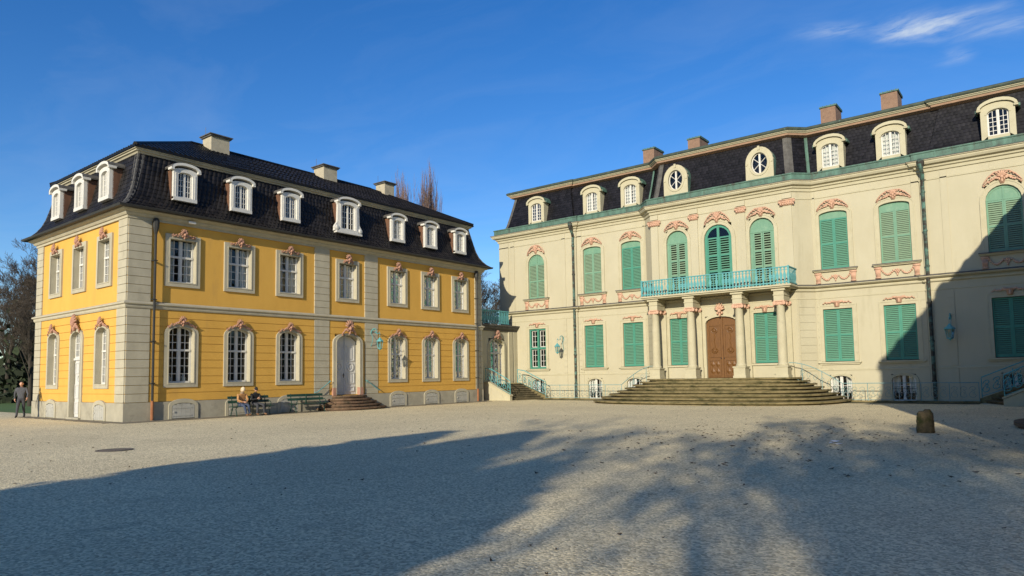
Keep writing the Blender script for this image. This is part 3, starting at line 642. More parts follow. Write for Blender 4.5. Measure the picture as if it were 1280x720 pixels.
# ------------------------------------------------------------------ the palace
pal=thing('palace','long cream palace with green shutters, copper gutters and dark mansard roof','building',(XC,MY+7,0))
FM=frame((XC,MY,0),(1,0,0),(0,-1,0))
def shutter(wd,h,pitch=.095,open_=False,rails=(.5,),mt='green'):
    b=MB(); st=.075
    b.box(0,st,0,h,-.025,.025); b.box(wd-st,wd,0,h,-.025,.025)
    zs=[0]+[h*r for r in rails]+[h]; seg=[]
    b.box(st,wd-st,0,.10,-.022,.022); b.box(st,wd-st,h-.085,h,-.022,.022)
    for r in rails: b.box(st,wd-st,h*r-.045,h*r+.045,-.022,.022)
    nf0=len(b.f)
    ed=[.10]+sum([[h*r-.045,h*r+.045] for r in rails],[])+[h-.085]
    for a,c in zip(ed[::2],ed[1::2]):
        n=int((c-a)/pitch); d=pitch*(.50 if open_ else .74)
        for k in range(n):
            z=a+(c-a)*k/n; b.quad((st,z,.018),(wd-st,z,.018),(wd-st,z+d,-.016),(st,z+d,-.016)); b.quad((st,z,.018),(wd-st,z,.018),(wd-st,z+.010,.022),(st,z+.010,.022)); b.quad((st,z+.010,.022),(wd-st,z+.010,.022),(wd-st,z+d+.008,-.012),(st,z+d+.008,-.012))
    nf1=len(b.f)
    for z in (.3,h-.3): b.box(-.02,.03,z-.04,z+.04,.02,.035)
    me=b.mesh('shutter',mt); me.materials.append(MATS['slat_faded' if mt=='green_faded' else 'slat_green'])
    for i in range(nf0,nf1): me.polygons[i].material_index=1
    return me
QM={}
def pal_protos():
    inn=lambda hw,z0,zs,r: arch(hw,z0,zs,r)
    def sur(hw,z0,zs,r,t=.2,bottom=False):
        b=MB(); b.ring(arch(hw,z0,zs,r),arch(hw+t,z0,zs+(t if r==0 else 0),r+(t if r else 0)),-.34,.04); b.ring(arch(hw+t-.03,z0,zs+(t-.03 if r==0 else 0),r+(t-.03 if r else 0)),arch(hw+t+.04,z0,zs+(t+.04 if r==0 else 0),r+(t+.04 if r else 0)),-.01,.06)
        return b.mesh('surround','cream_trim')
    QM['up_sur']=sur(.72,7.22,10.24,.19); QM['end_sur']=sur(.72,7.22,9.73,.72); QM['lo_sur']=sur(.74,2.15,5.02,0,.18); QM['ris_sur']=sur(.70,6.4,9.77,.70,.16); QM['mid_sur']=sur(.84,6.4,9.63,.84,.2); QM['rlo_sur']=sur(.66,2.15,5.02,0,.14)
    QM['bas_sur']=sur(.55,.02,1.10,.28,.10)
    QM['up_sh']=shutter(.715,2.78,rails=(.5,),mt='green_faded'); QM['up_sh_g']=shutter(.715,2.78,rails=(.5,),mt='green'); QM['end_sh']=shutter(.715,2.5,mt='green_faded')
    QM['lo_sh']=shutter(.735,2.84,rails=(.5,)); QM['rlo_sh']=shutter(.655,2.84,rails=(.5,))
    QM['ris_sh']=shutter(.52,3.25,.125,True,(.38,.66),mt='green_faded'); QM['mid_sh']=shutter(.66,3.3,.125,True,(.38,.66),mt='green')
    b=MB().prism([p for p in arch(.715,10.02,10.24,.185)],-.15,-.11); QM['up_lun']=b.mesh('lunette','green_faded')
    b=MB().prism(arch(.715,9.74,9.76,.70),-.15,-.11); b.ring(arch(.60,9.80,9.82,.52),arch(.715,9.74,9.76,.70),-.11,-.085,True); b.box(-.04,.04,9.76,10.4,-.11,-.08); QM['end_lun']=b.mesh('lunette','green_faded')
    # balcony doors: arched boards, the shutters between wide posts
    b=MB(); b.prism(arch(.695,9.72,9.77,.69),-.16,-.12); b.box(-.695,-.535,6.42,9.72,-.16,-.09); b.box(.535,.695,6.42,9.72,-.16,-.09); b.box(-.695,.695,9.66,9.74,-.12,-.07); QM['ris_fr']=b.mesh('door_frame','green_faded')
    b=MB(); b.ring(arch(.68,6.42,9.63,.68),arch(.835,6.42,9.63,.835),-.16,-.08); b.box(-.07,.07,6.42,10.3,-.15,-.07); QM['mid_fr']=b.mesh('door_frame','green')
    b=MB().poly([(x,y,-.135) for x,y in arch(.69,9.72,9.63,.68)]); QM['mid_gl']=b.mesh('glass','glass')
    f,g=casement(.55,.03,1.10,.28,2,3,0,0,w=-.16,fr=.06,mid=.045); QM['bas_fr']=f.mesh('casement','white_paint'); QM['bas_gl']=g.mesh('glass','glass')
    g=MB(); qq=random.Random(5)      # wrought grille in the lower half
    for k in range(4):
        x=-.42+.28*k
        for s in (-1,1): g.tube([(x+s*.10*math.cos(t)*(1-t/9),.36+.22*math.sin(t)*(1-t/12)*s,-.10) for t in [i*.55 for i in range(10)]],.012,4)
    g.tube([(-.55,.66,-.10),(.55,.66,-.10)],.012,4); QM['bas_gr']=g.mesh('grille','dark_metal')
    c=MB(); 
    for s in (-1,1):
        pts=[(s*(.5-.3*k/6),-.30+.025*math.sin(k*2)) for k in range(7)]
        for p,r in zip(pts,pts[1:]): c.quad((p[0],.45,p[1]),(r[0],.45,r[1]),(r[0],1.36,r[1]),(p[0],1.36,p[1]))
    QM['bas_reflect']=c.mesh('curtain','curtain')  # pale sheets standing in for reflections in the upper cellar panes
    # glazed ground-floor window with green sashes
    f,g=casement(.74,2.15,5.02,0,2,3,2,3.9,w=-.13,fr=.09,mid=.075); 
    b=MB(); b.ring([(-.64,2.25),(-.64,4.92),(.64,4.92),(.64,2.25)],[(-.74,2.15),(-.74,5.02),(.74,5.02),(.74,2.15)],-.17,-.05,True); b.box(-.075,.075,2.25,4.92,-.17,-.045); b.box(-.64,.64,3.56,3.68,-.17,-.04); QM['gl_fr']=b.mesh('sash','green')
    b=MB()
    for s in (-1,1):
        a,c2=(-.62,-.1) if s<0 else (.1,.62)
        for z0,z1 in ((2.27,3.54),(3.70,4.9)):
            b.ring([(a+.05,z0+.05),(a+.05,z1-.05),(c2-.05,z1-.05),(c2-.05,z0+.05)],[(a,z0),(a,z1),(c2,z1),(c2,z0)],-.22,-.18,True); b.box((a+c2)/2-.015,(a+c2)/2+.015,z0,z1,-.215,-.185)
            for k in (1,2): z=z0+(z1-z0)*k/3; b.box(a,c2,z-.012,z+.012,-.213,-.187)
    QM['gl_bar']=b.mesh('casement','white_paint'); QM['gl_gl']=MB().quad((-.64,2.2,-.2),(.64,2.2,-.2),(.64,4.95,-.2),(-.64,4.95,-.2)).mesh('glass','glass')
    # sills and carvings
    b=MB().box(-1.12,1.12,7.14,7.2,-.02,.20).box(-1.08,1.08,7.08,7.14,-.02,.13); QM['up_sill']=b.mesh('sill','cream_trim'); QM['sill_dark']=MB().box(-1.14,1.14,7.2,7.213,-.02,.22).box(-1.14,1.14,7.165,7.2,.205,.22).mesh('sill_dark_line','lead')  # second mesh: dark strip added to paint the sill's shadow line
    b=MB().box(-1.08,1.08,2.06,2.13,-.02,.15).box(-1.0,1.0,1.98,2.06,-.02,.08); QM['lo_sill']=b.mesh('sill','cream_trim')
    QM['up_orn']=cartouche(1.55,.46,21).mesh('ornament','salmon',True); QM['up_orn2']=cartouche(1.5,.55,22).mesh('ornament','salmon',True); QM['lo_orn']=lambrequin(1.5,.34,23).mesh('ornament','salmon',True); QM['gar']=garland(2.05,.55,24).mesh('garland','salmon',True)
    QM['key']=rocaille(.75,.62,.3,25,.2,False).mesh('keystone','salmon',True); QM['rlo_orn']=lambrequin(1.25,.4,26).mesh('ornament','salmon',True)
pal_protos()
PATH=[(XC-17.35,56),(XC-17.35,MY-.1),(XC-10.45,MY-.1),(XC-10.45,MY),(XC-5.15,MY),(XC-4.35,MY-.8),(XC+4.35,MY-.8),(XC+5.15,MY),(XC+10.45,MY),(XC+10.45,MY-.1),(XC+17.35,MY-.1),(XC+17.35,56)]
def palace():
    b=MB()
    BH=lambda u:(u-.56,u+.56,.0,1.42)
    def hole(u,hw,z0,z1): return (u-hw,u+hw,z0,z1)
    for s in (-1,1):
        H=[]
        for u in (6.23,9.22):
            u*=s; H+=[hole(u,.74,7.2,10.5),hole(u,.76,2.13,5.1),BH(u)]
        wall_sheet(b,min(s*10.45,s*5.15),max(s*10.45,s*5.15),-.02,12.2,H,-.36,0)
        u=s*13.9; H=[hole(u,.74,7.2,10.5),hole(u,.76,2.13,5.1),BH(u)]
        wall_sheet(b,min(s*17.35,s*10.45),max(s*17.35,s*10.45),-.02,12.2,H,-.36+.1,.1)
        b.quad((s*10.45,-.02,0),(s*10.45,12.2,0),(s*10.45,12.2,.1),(s*10.45,-.02,.1))
        b.quad((s*5.15,-.02,0),(s*5.15,12.2,0),(s*4.35,12.2,.8),(s*4.35,-.02,.8))
        b.quad((s*17.35,-.02,.1),(s*17.35,12.2,.1),(s*17.35,12.2,-15.5),(s*17.35,-.02,-15.5))
    H=[hole(-2.6,.72,6.4,10.5),hole(2.6,.72,6.4,10.5),hole(0,.86,6.4,10.5),hole(-2.6,.68,2.13,5.1),hole(2.6,.68,2.13,5.1),hole(0,.98,1.3,5.0)]
    wall_sheet(b,-4.35,4.35,-.02,12.2,H,.8-.36,.8)
    b.quad((-17.35,0,-15.5),(17.35,0,-15.5),(17.35,12.2,-15.5),(-17.35,12.2,-15.5))
    put('wall',b.mesh('wall','cream'),pal,FM)
    fl=MB().box(-17,17,5.95,6.1,-15.3,-.5).box(-17,17,1.3,1.42,-15.3,-.5).box(-17,17,11.9,12.0,-15.3,-.5).box(-17,17,.0,12,-6.2,-6.0); put('floor_slab',fl.mesh('floor_slab','room'),pal,FM)
    # string courses
    def sw(name,prof,mt,closed=False): put(name,sweep(MB(),PATH,prof).mesh(name,mt),pal)
    sw('belt_course',[(-.01,6.02),(.06,6.03),(.10,6.07),(.11,6.13),(.02,6.14),(.02,6.21),(.15,6.23),(.25,6.29),(.25,6.35),(.03,6.42),(-.01,6.42)],'cream_trim')
    sw('belt_dark_line',[(.03,6.428),(.26,6.36),(.27,6.33),(.25,6.335)],'lead')  # dark strip added to draw the belt's line of shadow and dirt
    sw('cornice_dark_line',[(.12,12.27),(.49,12.25),(.50,12.215),(.485,12.22)],'lead')  # added dark strip, stands in for the shaded, dirty cornice line
    sw('fillet',[(-.01,5.60),(.025,5.61),(.025,5.67),(-.01,5.69)],'cream_trim')
    for pth in (PATH[:5]+[(XC-4.37,MY-.78)],[(XC+4.37,MY-.78)]+PATH[7:]): put('base_fillet',sweep(MB(),pth,[(-.01,1.66),(.03,1.66),(.03,1.74),(-.01,1.78)]).mesh('base_fillet','cream_trim'),pal)
    sw('astragal',[(-.01,11.22),(.035,11.24),(.035,11.30),(-.01,11.33)],'cream_trim')
    sw('cornice',[(-.01,11.66),(.07,11.68),(.09,11.82),(.18,11.86),(.20,11.95),(.36,12.0),(.42,12.1),(.42,12.16),(.48,12.18),(.48,12.24),(.1,12.26)],'cream_trim')
    sw('copper_gutter',[(.14,12.24),(.24,12.26),(.27,12.34),(.27,12.58),(.31,12.62),(.31,12.68),(-.2,12.68)],'copper')
    # seams on the copper
    b=MB(); ms=miters(PATH,False)
    for k in range(1,len(PATH)-2):
        A,B=Vector(PATH[k])+ms[k]*.272,Vector(PATH[k+1])+ms[k+1]*.272; n=int((B-A).length/1.05)
        for j in range(1,n): p=A.lerp(B,j/n); b.box(p.x-.02,p.x+.02,p.y-.018,p.y+.01,12.3,12.66)
    put('gutter_seams',b.mesh('gutter_seams','copper'),pal,I4,'stuff')
    # mansard
    prof=[(-.30,12.62),(-.46,13.0),(-.66,13.8),(-.84,14.6),(-.98,15.3)]
    b=MB(); sweep(b,PATH,prof); tl=MB(); tl.r=[]
    r=put('roof',b.mesh('roof','slate'),pal)
    for k in range(0,len(PATH)-2): tiles(tl,PATH[k],ms[k],PATH[k+1],ms[k+1],prof,.21,.19,.02,0,flat=True)
    put('slates',tl.mesh('slates','slate'),r,I4,'stuff')
    sw('soffit',[(-1.02,15.08),(-.66,15.18),(-.62,15.29)],'soffit_paint')
    sw('curb_moulding',[(-.64,15.28),(-.58,15.29),(-.54,15.34),(-.49,15.36),(-.49,15.39),(-.8,15.40)],'cream_trim')
    sw('roof_edge',[(-.50,15.39),(-.46,15.40),(-.42,15.47),(-.42,15.54),(-.50,15.60),(-.9,15.62)],'old_copper')
    b=MB(); sweep(b,PATH,[(-.55,15.6),(-7.4,17.25)]); put('upper_roof',b.mesh('upper_roof','slate'),pal)
    # corner leads and valleys
    for k,mt,wd in ((1,'lead',.22),(4,'copper',.09),(5,'lead',.26),(6,'lead',.26),(7,'copper',.09),(10,'lead',.22)):
        p,mm=Vector(PATH[k]),ms[k]; b=MB(); e0=(Vector(PATH[k-1])-p).normalized(); e1=(Vector(PATH[k+1])-p).normalized()
        n0=Vector((-e0.y,e0.x)); n0=n0 if n0.dot(mm)>0 else -n0; n1=Vector((-e1.y,e1.x)); n1=n1 if n1.dot(mm)>0 else -n1
        for (o,z),(o2,z2) in zip(prof,prof[1:]):
            for e,n in ((e0,n0),(e1,n1)):
                P=lambda oo,zz,f:(p.x+mm.x*(oo+.045)+e.x*wd*f,p.y+mm.y*(oo+.045)+e.y*wd*f,zz+.02)
                b.quad(P(o,z,0),P(o2,z2,0),P(o2,z2,1),P(o,z,1))
        put('corner_flashing',b.mesh('corner_flashing',mt),r)
    # lesenes with fine joints below the belt
    FE=FM@T(0,0,.1); FR=FM@T(0,0,.8)
    def lesene(F,a,c,low=True):
        put('lesene',box_mesh('lesene','cream',a,c,6.43,11.64,-.02,.035),pal,F)
        if low: blocks(pal,F,a,c,1.80,5.58,9,'cream',.035,.012,'wall_course')
        put('lesene',box_mesh('lesene','cream',a,c,.0,1.64,-.02,.035),pal,F)
    for s in (-1,1):
        for F,a,c in ((FE,15.9,16.25),(FE,16.45,17.33),(FE,10.5,10.75),(FE,11.35,11.65),(FM,10.05,10.42),(FM,5.2,5.32)):
            lesene(F,min(s*a,s*c),max(s*a,s*c))
        c0=XC+s*4.75; # chamfer blocks
        d=Vector((.8,.8*s,0)).normalized(); FC=frame((XC+(-5.15 if s<0 else 4.35),MY-(0 if s<0 else .8),0),(d.x,-d.y if s<0 else d.y,0),(0,0,0))
        u=Vector((.8,-.8 if s<0 else .8,0)).normalized(); w_=u.cross(Vector((0,0,1))); FC=frame((XC-5.15,MY,0) if s<0 else (XC+4.35,MY-.8,0),u,w_)
        blocks(pal,FC,.10,1.03,1.80,5.58,9,'cream',.03,.012,'wall_course')
        for u in (4.08,1.45):
            a=s*u; put('pilaster',MB().box(a-.24,a+.24,6.45,11.0,-.02,.06).box(a-.28,a+.28,6.4,6.7,-.02,.09).box(a-.26,a+.26,11.34,11.62,-.02,.08).mesh('pilaster','cream'),pal,FR)
            put('capital',QM_cap[.56 if u<2 else .8],pal,FR@T(a,11.10,.06))
    # dormers
    for s in (-1,1):
        for u in (6.23,9.22,13.9): pal_dormer(FM@T(s*u,12.72,-.16+(.1 if u>13 else 0)),cur=not(s>0 and u>13) and not (s<0 and u>13))
        oval_dormer(FM@T(s*2.6,12.68,.66))
    # chimneys
    for u in (-6.2,-2.85,5.6,8.85):
        M=FM@T(u,0,-3.4); c=put('chimney',box_mesh('chimney','chimney_stone',-.42,.42,15.5,17.35,-1.0,.45),pal,M)
        b=MB().box(-.48,.48,17.35,17.42,-1.06,.51)
        for k in range(9): x=-.44+k*.11; b.box(x,x+.05,17.42,17.47+.02*(k%2),-1.0,.45)
        put('cap',b.mesh('cap','copper'),c,M)
    # windows
    def window(F,u,kind,right):
        M=F@T(u,0,0)
        if kind in('up','end'):
            o=put('window',QM[kind+'_sur'],pal,M); sh=QM['up_sh' if kind=='up' else 'end_sh']
            if kind=='up' and u<6.5 and abs(u)<7: sh=QM['up_sh_g']
            put('lunette',QM[kind+'_lun'],o,M)
            for x in (-.715,.002): put('shutter',sh,o,F@T(u+x,7.235,-.12))
            put('sill',QM['up_sill'],o,M); put('sill_dark_line',QM['sill_dark'],o,M); put('ornament',QM['up_orn' if kind=='up' else 'up_orn2'],o,F@T(u,10.72,.04)); put('garland',QM['gar'],o,F@T(u,6.49,.005))
        elif kind=='lo':
            o=put('window',QM['lo_sur'],pal,M)
            for k,x in enumerate((-.737,.002)): put('shutter',QM['lo_sh'],o,F@T(u+x,2.165,-.12 if k==0 or s_open!=u else -.12))
            put('sill',QM['lo_sill'],o,M); put('ornament',QM['lo_orn'],o,F@T(u,5.30,.035))
        elif kind=='gl':
            o=put('window',QM['lo_sur'],pal,M); put('sash',QM['gl_fr'],o,M); put('casement',QM['gl_bar'],o,M); put('glass',QM['gl_gl'],o,M); put('sill',QM['lo_sill'],o,M); put('ornament',QM['lo_orn'],o,F@T(u,5.30,.035))
        elif kind=='bas':
            o=put('cellar_window',QM['bas_sur'],pal,M); put('casement',QM['bas_fr'],o,M); put('glass',QM['bas_gl'],o,M); put('curtain',QM['bas_reflect'],o,M); put('grille',QM['bas_gr'],o,M)
    s_open=None
    for s in (-1,1):
        for u in (6.23,9.22): window(FM,s*u,'up',s); window(FM,s*u,'lo',s); window(FM,s*u,'bas',s)
        window(FE,s*13.9,'end',s); window(FE,s*13.9,'gl' if s<0 else 'lo',s); window(FE,s*13.9,'bas',s)
        M=FR@T(s*2.6,0,0); o=put('balcony_door',QM['ris_fr'],pal,M); put('surround',QM['ris_sur'],o,M)
        for x in (-.53,.01): put('shutter',QM['ris_sh'],o,FR@T(s*2.6+x,6.43,-.12))
        put('ornament',QM['up_orn'],o,FR@T(s*2.6,10.72,.05))
        o=put('window',QM['rlo_sur'],pal,M)
        for x in (-.657,.002): put('shutter',QM['rlo_sh'],o,FR@T(s*2.6+x,2.165,-.12))
        put('ornament',QM['rlo_orn'],o,FR@T(s*2.6,5.24,.035)); put('sill',box_mesh('sill','cream_trim',-.95,.95,2.02,2.13,-.02,.09),o,M)
    o=put('balcony_door',QM['mid_fr'],pal,FR); put('surround',QM['mid_sur'],o,FR); put('glass',QM['mid_gl'],o,FR)
    for x in (-.70,.04): put('shutter',QM['mid_sh'],o,FR@T(x,6.43,-.13))
    put('ornament',QM['up_orn2'],o,FR@T(0,10.80,.05))
QM_cap={k:capital_band(k,.34).mesh('capital','salmon',True) for k in (.56,.8)}
def pal_dormer_protos():
    hw,h=.70,2.12
    f,g=casement(.44,.22,1.28,.24,2,5,0,0,w=-.08,fr=.04,mid=.03); QM['d_fr']=f.mesh('casement','white_paint'); QM['d_gl']=g.mesh('glass','glass')
    b=MB().ring(arch(.44,.22,1.28,.24),arch(hw,0,1.55,.30),-.14,.05); b.box(-.44,.44,.0,.22,-.14,.05); b.ring(arch(.45,.21,1.28,.25)[1:-1],arch(.52,.21,1.28,.33)[1:-1],.04,.075)
    h1=arch(hw+.01,1.5,1.56,.32)[1:-1]; h2=arch(hw+.13,1.5,1.58,.46)[1:-1]; b.ring(h1,h2,-.3,.16); 
    for s in (-1,1): b.box(s*(hw+.05)-.09,s*(hw+.05)+.09,1.5,1.6,-.2,.14)
    QM['d_front']=b.mesh('front','cream_trim')
    QM['d_ch']=[]
    for s in (-1,1):
        c=MB()
        for x in (s*hw,s*(hw-.04)): c.poly([(x,0,-.1),(x,1.6,-.1),(x,1.6,-1.0),(x,0,-.3)])
        c.quad((s*hw,0,-.1),(s*(hw-.04),0,-.1),(s*(hw-.04),1.6,-.1),(s*hw,1.6,-.1))
        QM['d_ch'].append(c.mesh('cheek','cream_trim'))
    r=MB()
    for p,t in zip(h2,h2[1:]): r.quad((p[0]*1.02,p[1]+.02,.17),(t[0]*1.02,t[1]+.02,.17),(t[0]*1.02,t[1]+.02,-1.05),(p[0]*1.02,p[1]+.02,-1.05))
    for s in (-1,1): r.box(s*(hw+.17)-.04,s*(hw+.17)+.04,1.48,1.62,-.55,.0)
    QM['d_rf']=r.mesh('dormer_roof','copper')
    c=MB()
    for s in (-1,1):
        pts=[(s*(.42-.36*k/8),-.20+.02*math.sin(k*2)) for k in range(9)]
        for p,t in zip(pts,pts[1:]): c.quad((p[0],.25,p[1]),(t[0],.25,t[1]),(t[0],1.5,t[1]),(p[0],1.5,p[1]))
    QM['d_cu']=c.mesh('curtain','curtain')
    # oval bull's eye
    n=28; ea,eb,ez=.47,.62,1.02; ins=[];mid=[];outp=[]
    for k in range(n):
        th=2*math.pi*k/n; c_,s_=math.cos(th),math.sin(th); ins.append((ea*c_,ez+eb*s_)); mid.append(((ea+.13)*c_,ez+(eb+.13)*s_))
        r=0
        for i in range(1,400):
            x,y=c_*i*.006,ez+s_*i*.006
            ok=abs(x)<=.80 and y>=.0 and (y<=1.05 or (x/.80)**2+((y-1.05)/.93)**2<=1)
            if not ok: break
            r=i*.006
        outp.append((c_*r,ez+s_*r))
    b=MB().ring(ins,outp,-.2,.05,True); b.ring([(x*1.0,y) for x,y in ins],mid,.04,.09,True); b.box(-.06,.06,1.78,2.02,.03,.12)
    for s in (-1,1): b.box(s*.72-.05,s*.72+.05,.98,1.10,.04,.09)
    QM['o_front']=b.mesh('front','cream_trim')
    b=MB(); ins2=[(x*.9,ez+(y-ez)*.92) for x,y in ins]; b.ring(ins2,ins,-.14,-.06,True); b.box(-.05,.05,ez-eb*.92,ez+eb*.92,-.13,-.05)
    for th in (R(35),R(-35)):
        for s in (-1,1): 
            e=(s*ea*math.cos(th),ez+s*eb*math.sin(th)); b.tube([(0,ez,-.10),(e[0],e[1],-.10)],.022,4)
    QM['o_fr']=b.mesh('casement','white_paint'); QM['o_gl']=MB().poly([(x,y,-.11) for x,y in ins]).mesh('glass','glass')
    c=MB(); seg=[(-.80,0),(-.80,1.05)]+[(.80*math.cos(math.pi*(1-k/10)),1.05+.93*math.sin(math.pi*(1-k/10))) for k in range(1,10)]+[(.80,1.05),(.80,0)]
    for p,t in zip(seg,seg[1:]): c.quad((p[0],p[1],.0),(t[0],t[1],.0),(t[0],t[1],-.95),(p[0],p[1],-.95))
    QM['o_bk']=c.mesh('cheek','copper')
pal_dormer_protos()
def pal_dormer(M,cur=True):
    d=put('dormer',QM['d_front'],pal,M); put('casement',QM['d_fr'],d,M); put('glass',QM['d_gl'],d,M); [put('cheek',c_,d,M) for c_ in QM['d_ch']]; put('roof',QM['d_rf'],d,M)
    if cur: put('curtain',QM['d_cu'],d,M)
def oval_dormer(M):
    d=put('oval_dormer',QM['o_front'],pal,M); put('casement',QM['o_fr'],d,M); put('glass',QM['o_gl'],d,M); put('cheek',QM['o_bk'],d,M)
palace()
# ------------------------------------------------------------------ portal: carved door, columns, balcony
def portal():
    FR=FM@T(0,0,.8)
    b=MB(); top=lambda u: arch_h(u,.95,4.58,.38)-.01
    for s in (-1,1):
        a,c=(-.95,-.008) if s<0 else (.008,.95); m_=(a+c)/2
        pts=[(a,1.35),(c,1.35)]+[(c+(a-c)*k/6,top(c+(a-c)*k/6)) for k in range(7)]
        b.prism(pts,-.20,-.13)
        b.ring([(m_-.30,2.62),(m_-.30,4.42),(m_+.30,4.42),(m_+.30,2.62)],[(m_-.37,2.55),(m_-.37,4.5),(m_+.37,4.5),(m_+.37,2.55)],-.13,-.09,True)
        for z0,z1 in ((1.45,2.42),): b.ring([(m_-.30,z0+.07),(m_-.30,z1-.07),(m_+.30,z1-.07),(m_+.30,z0+.07)],[(m_-.37,z0),(m_-.37,z1),(m_+.37,z1),(m_+.37,z0)],-.13,-.09,True)
        for k in range(4):    # diamond studs below
            cx_=m_+(-.15 if k%2 else .15); cz_=1.72+.42*(k//2); b.poly([(cx_-.14,cz_,-.12),(cx_,cz_-.2,-.12),(cx_,cz_,-.06)]); b.poly([(cx_,cz_-.2,-.12),(cx_+.14,cz_,-.12),(cx_,cz_,-.06)]); b.poly([(cx_+.14,cz_,-.12),(cx_,cz_+.2,-.12),(cx_,cz_,-.06)]); b.poly([(cx_,cz_+.2,-.12),(cx_-.14,cz_,-.12),(cx_,cz_,-.06)])
        for zc,sg in ((4.15,1),(2.95,-1)):   # carved scrolls
            for t in (-1,1):
                b.tube([(m_+t*(.03+.15*math.sin(k*.5)),zc+sg*(.16-.055*k),-.10) for k in range(7)],[.03,.03,.028,.025,.022,.018,.01],5)
                b.tube([(m_+t*(.13+.07*math.cos(k*.8)),zc+.09*math.sin(k*.8),-.10) for k in range(8)],.016,4)
            b.blob((m_,zc,-.10),.07,.10,.04,6,4)
        b.tube([(m_+.03*math.sin(k*1.3),3.1+.11*k,-.11) for k in range(9)],.02,5)
    b.box(-.05,.05,1.35,4.9,-.13,-.07)
    d=put('portal_door',b.mesh('door','door_wood'),pal,FR)
    [put('handle',MB().blob((x_,2.5,-.05),.035).mesh('handle','dark_metal'),d,FR) for x_ in (-.09,.09)]
    put('surround',MB().ring(arch(.95,1.33,4.58,.38),arch(1.14,1.33,4.58,.57),-.33,.04).mesh('surround','cream_trim'),d,FR)
    put('keystone',QM['key'],d,FR@T(0,5.14,.05))
    for s in (-1,1):
        for u in (1.45,3.75):
            a=s*u; M=FM@T(a,0,1.75)
            b=MB().lathe([(.30,1.98),(.30,2.05),(.265,2.10),(.25,2.16),(.25,3.2),(.235,4.3),(.21,5.22),(.23,5.26),(.22,5.30)],16,1); c=put('column',b.mesh('column','cream_trim',True),pal,M)
            put('pedestal',MB().box(-.33,.33,1.33,1.90,-.33,.33).box(-.37,.37,1.90,1.98,-.37,.37).box(-.36,.36,1.33,1.46,-.36,.36).mesh('pedestal','cream_trim'),c,M)
            k=MB().box(-.29,.29,5.46,5.52,-.29,.29)
            for sx in (-1,1):
                for sz in (-1,1): k.lathe([(.05,-.09),(.10,-.08),(.10,.08),(.05,.09)],8,2,(sx*.25,5.37,sz*.2)); k.blob((sx*.1,5.34,sz*.24),.08,.09,.05,6,4)
            k.box(-.24,.24,5.28,5.46,-.24,.24); put('capital',k.mesh('capital','salmon'),c,M)
            put('entablature',MB().box(-.27,.27,5.52,5.80,-.80,.27).box(-.30,.30,5.80,5.86,-.80,.30).box(-.27,.27,5.86,6.06,-.80,.27).box(-.36,.36,6.06,6.18,-.80,.36).mesh('entablature','cream_trim'),c,M)
            put('wall_pilaster',MB().box(-.30,.30,1.33,5.28,-.96,-.82).box(-.34,.34,1.33,1.98,-.96,-.78).mesh('pilaster','cream_trim'),c,M)
            put('pilaster_capital',capital_band(.6,.24).mesh('capital','salmon',True),c,M@T(0,5.40,-.82))
    # balcony slab and balustrade
    b=MB().box(-4.42,4.42,6.19,6.27,-.02,1.42).box(-4.5,4.5,6.27,6.36,-.02,1.50); bal=put('balcony',b.mesh('balcony','cream_trim'),pal,FR)
    tr=MB().box(-4.42,4.42,7.28,7.33,1.36,1.44).box(-4.42,-4.34,7.28,7.33,0,1.36).box(4.34,4.42,7.28,7.33,0,1.36); put('hand_rail',tr.mesh('rail','turquoise'),bal,FR)
    br=MB().box(-4.42,4.42,6.44,6.49,1.37,1.43).box(-4.42,-4.36,6.44,6.49,0,1.37).box(4.36,4.42,6.44,6.49,0,1.37); br.box(-4.42,4.42,7.14,7.165,1.385,1.415); put('bottom_rail',br.mesh('rail','turquoise'),bal,FR)
    vase=MB(); prof=[(.06,.0),(.03,.06),(.035,.12),(.075,.27),(.080,.38),(.04,.52),(.025,.58),(.05,.64),(.028,.70),(.065,.79)]
    pts=[(r,z) for r,z in prof]+[(-r,z) for r,z in reversed(prof)]; vase.prism(pts,-.012,.012); vase=vase.mesh('baluster','turquoise')
    bar=MB().box(-.012,.012,0,.79,-.012,.012); 
    bar.tube([(.05*math.cos(t*.8),.2+.05*math.sin(t*.8),0) for t in range(9)],.010,4); bar.tube([(.05*math.cos(t*.8),.55+.05*math.sin(t*.8),0) for t in range(9)],.010,4); bar=bar.mesh('baluster','turquoise')
    foot=MB()
    pos=[]
    n=46
    for k in range(n+1):
        u=-4.36+8.72*k/n; pos.append((T(u,6.49,1.40),k))
        foot.box(u-.03,u+.03,6.36,6.44,1.38,1.42)
    for s in (-1,1):
        for k in range(6): pos.append((T(s*4.38,6.49,.12+k*.22)@Matrix.Rotation(math.pi/2,4,'Y'),k))
    put('feet',foot.mesh('feet','turquoise'),bal,FR,'stuff')
    for M,k in pos: put('baluster',vase if (k//7)%2==0 or k%2 else bar,bal,FR@M)
    for s in (-1,1): put('corner_post',box_mesh('post','turquoise',-.045,.045,6.36,7.36,-.045,.045),bal,FR@T(s*4.38,0,1.40))
    # entrance steps
    st=thing('entrance_steps','broad mossy stone steps fanning out below the columned portal','steps',(XC,MY-.9,0))
    rs=1.333/8
    for k in range(8):
        me=half_oval(7.0-.355*k,6.3-.585*k,rs*k,rs*(k+1),40,3.2,.17).mesh('step','moss_stone'); put('step',me,st,FM@T(0,0,.82))
portal()
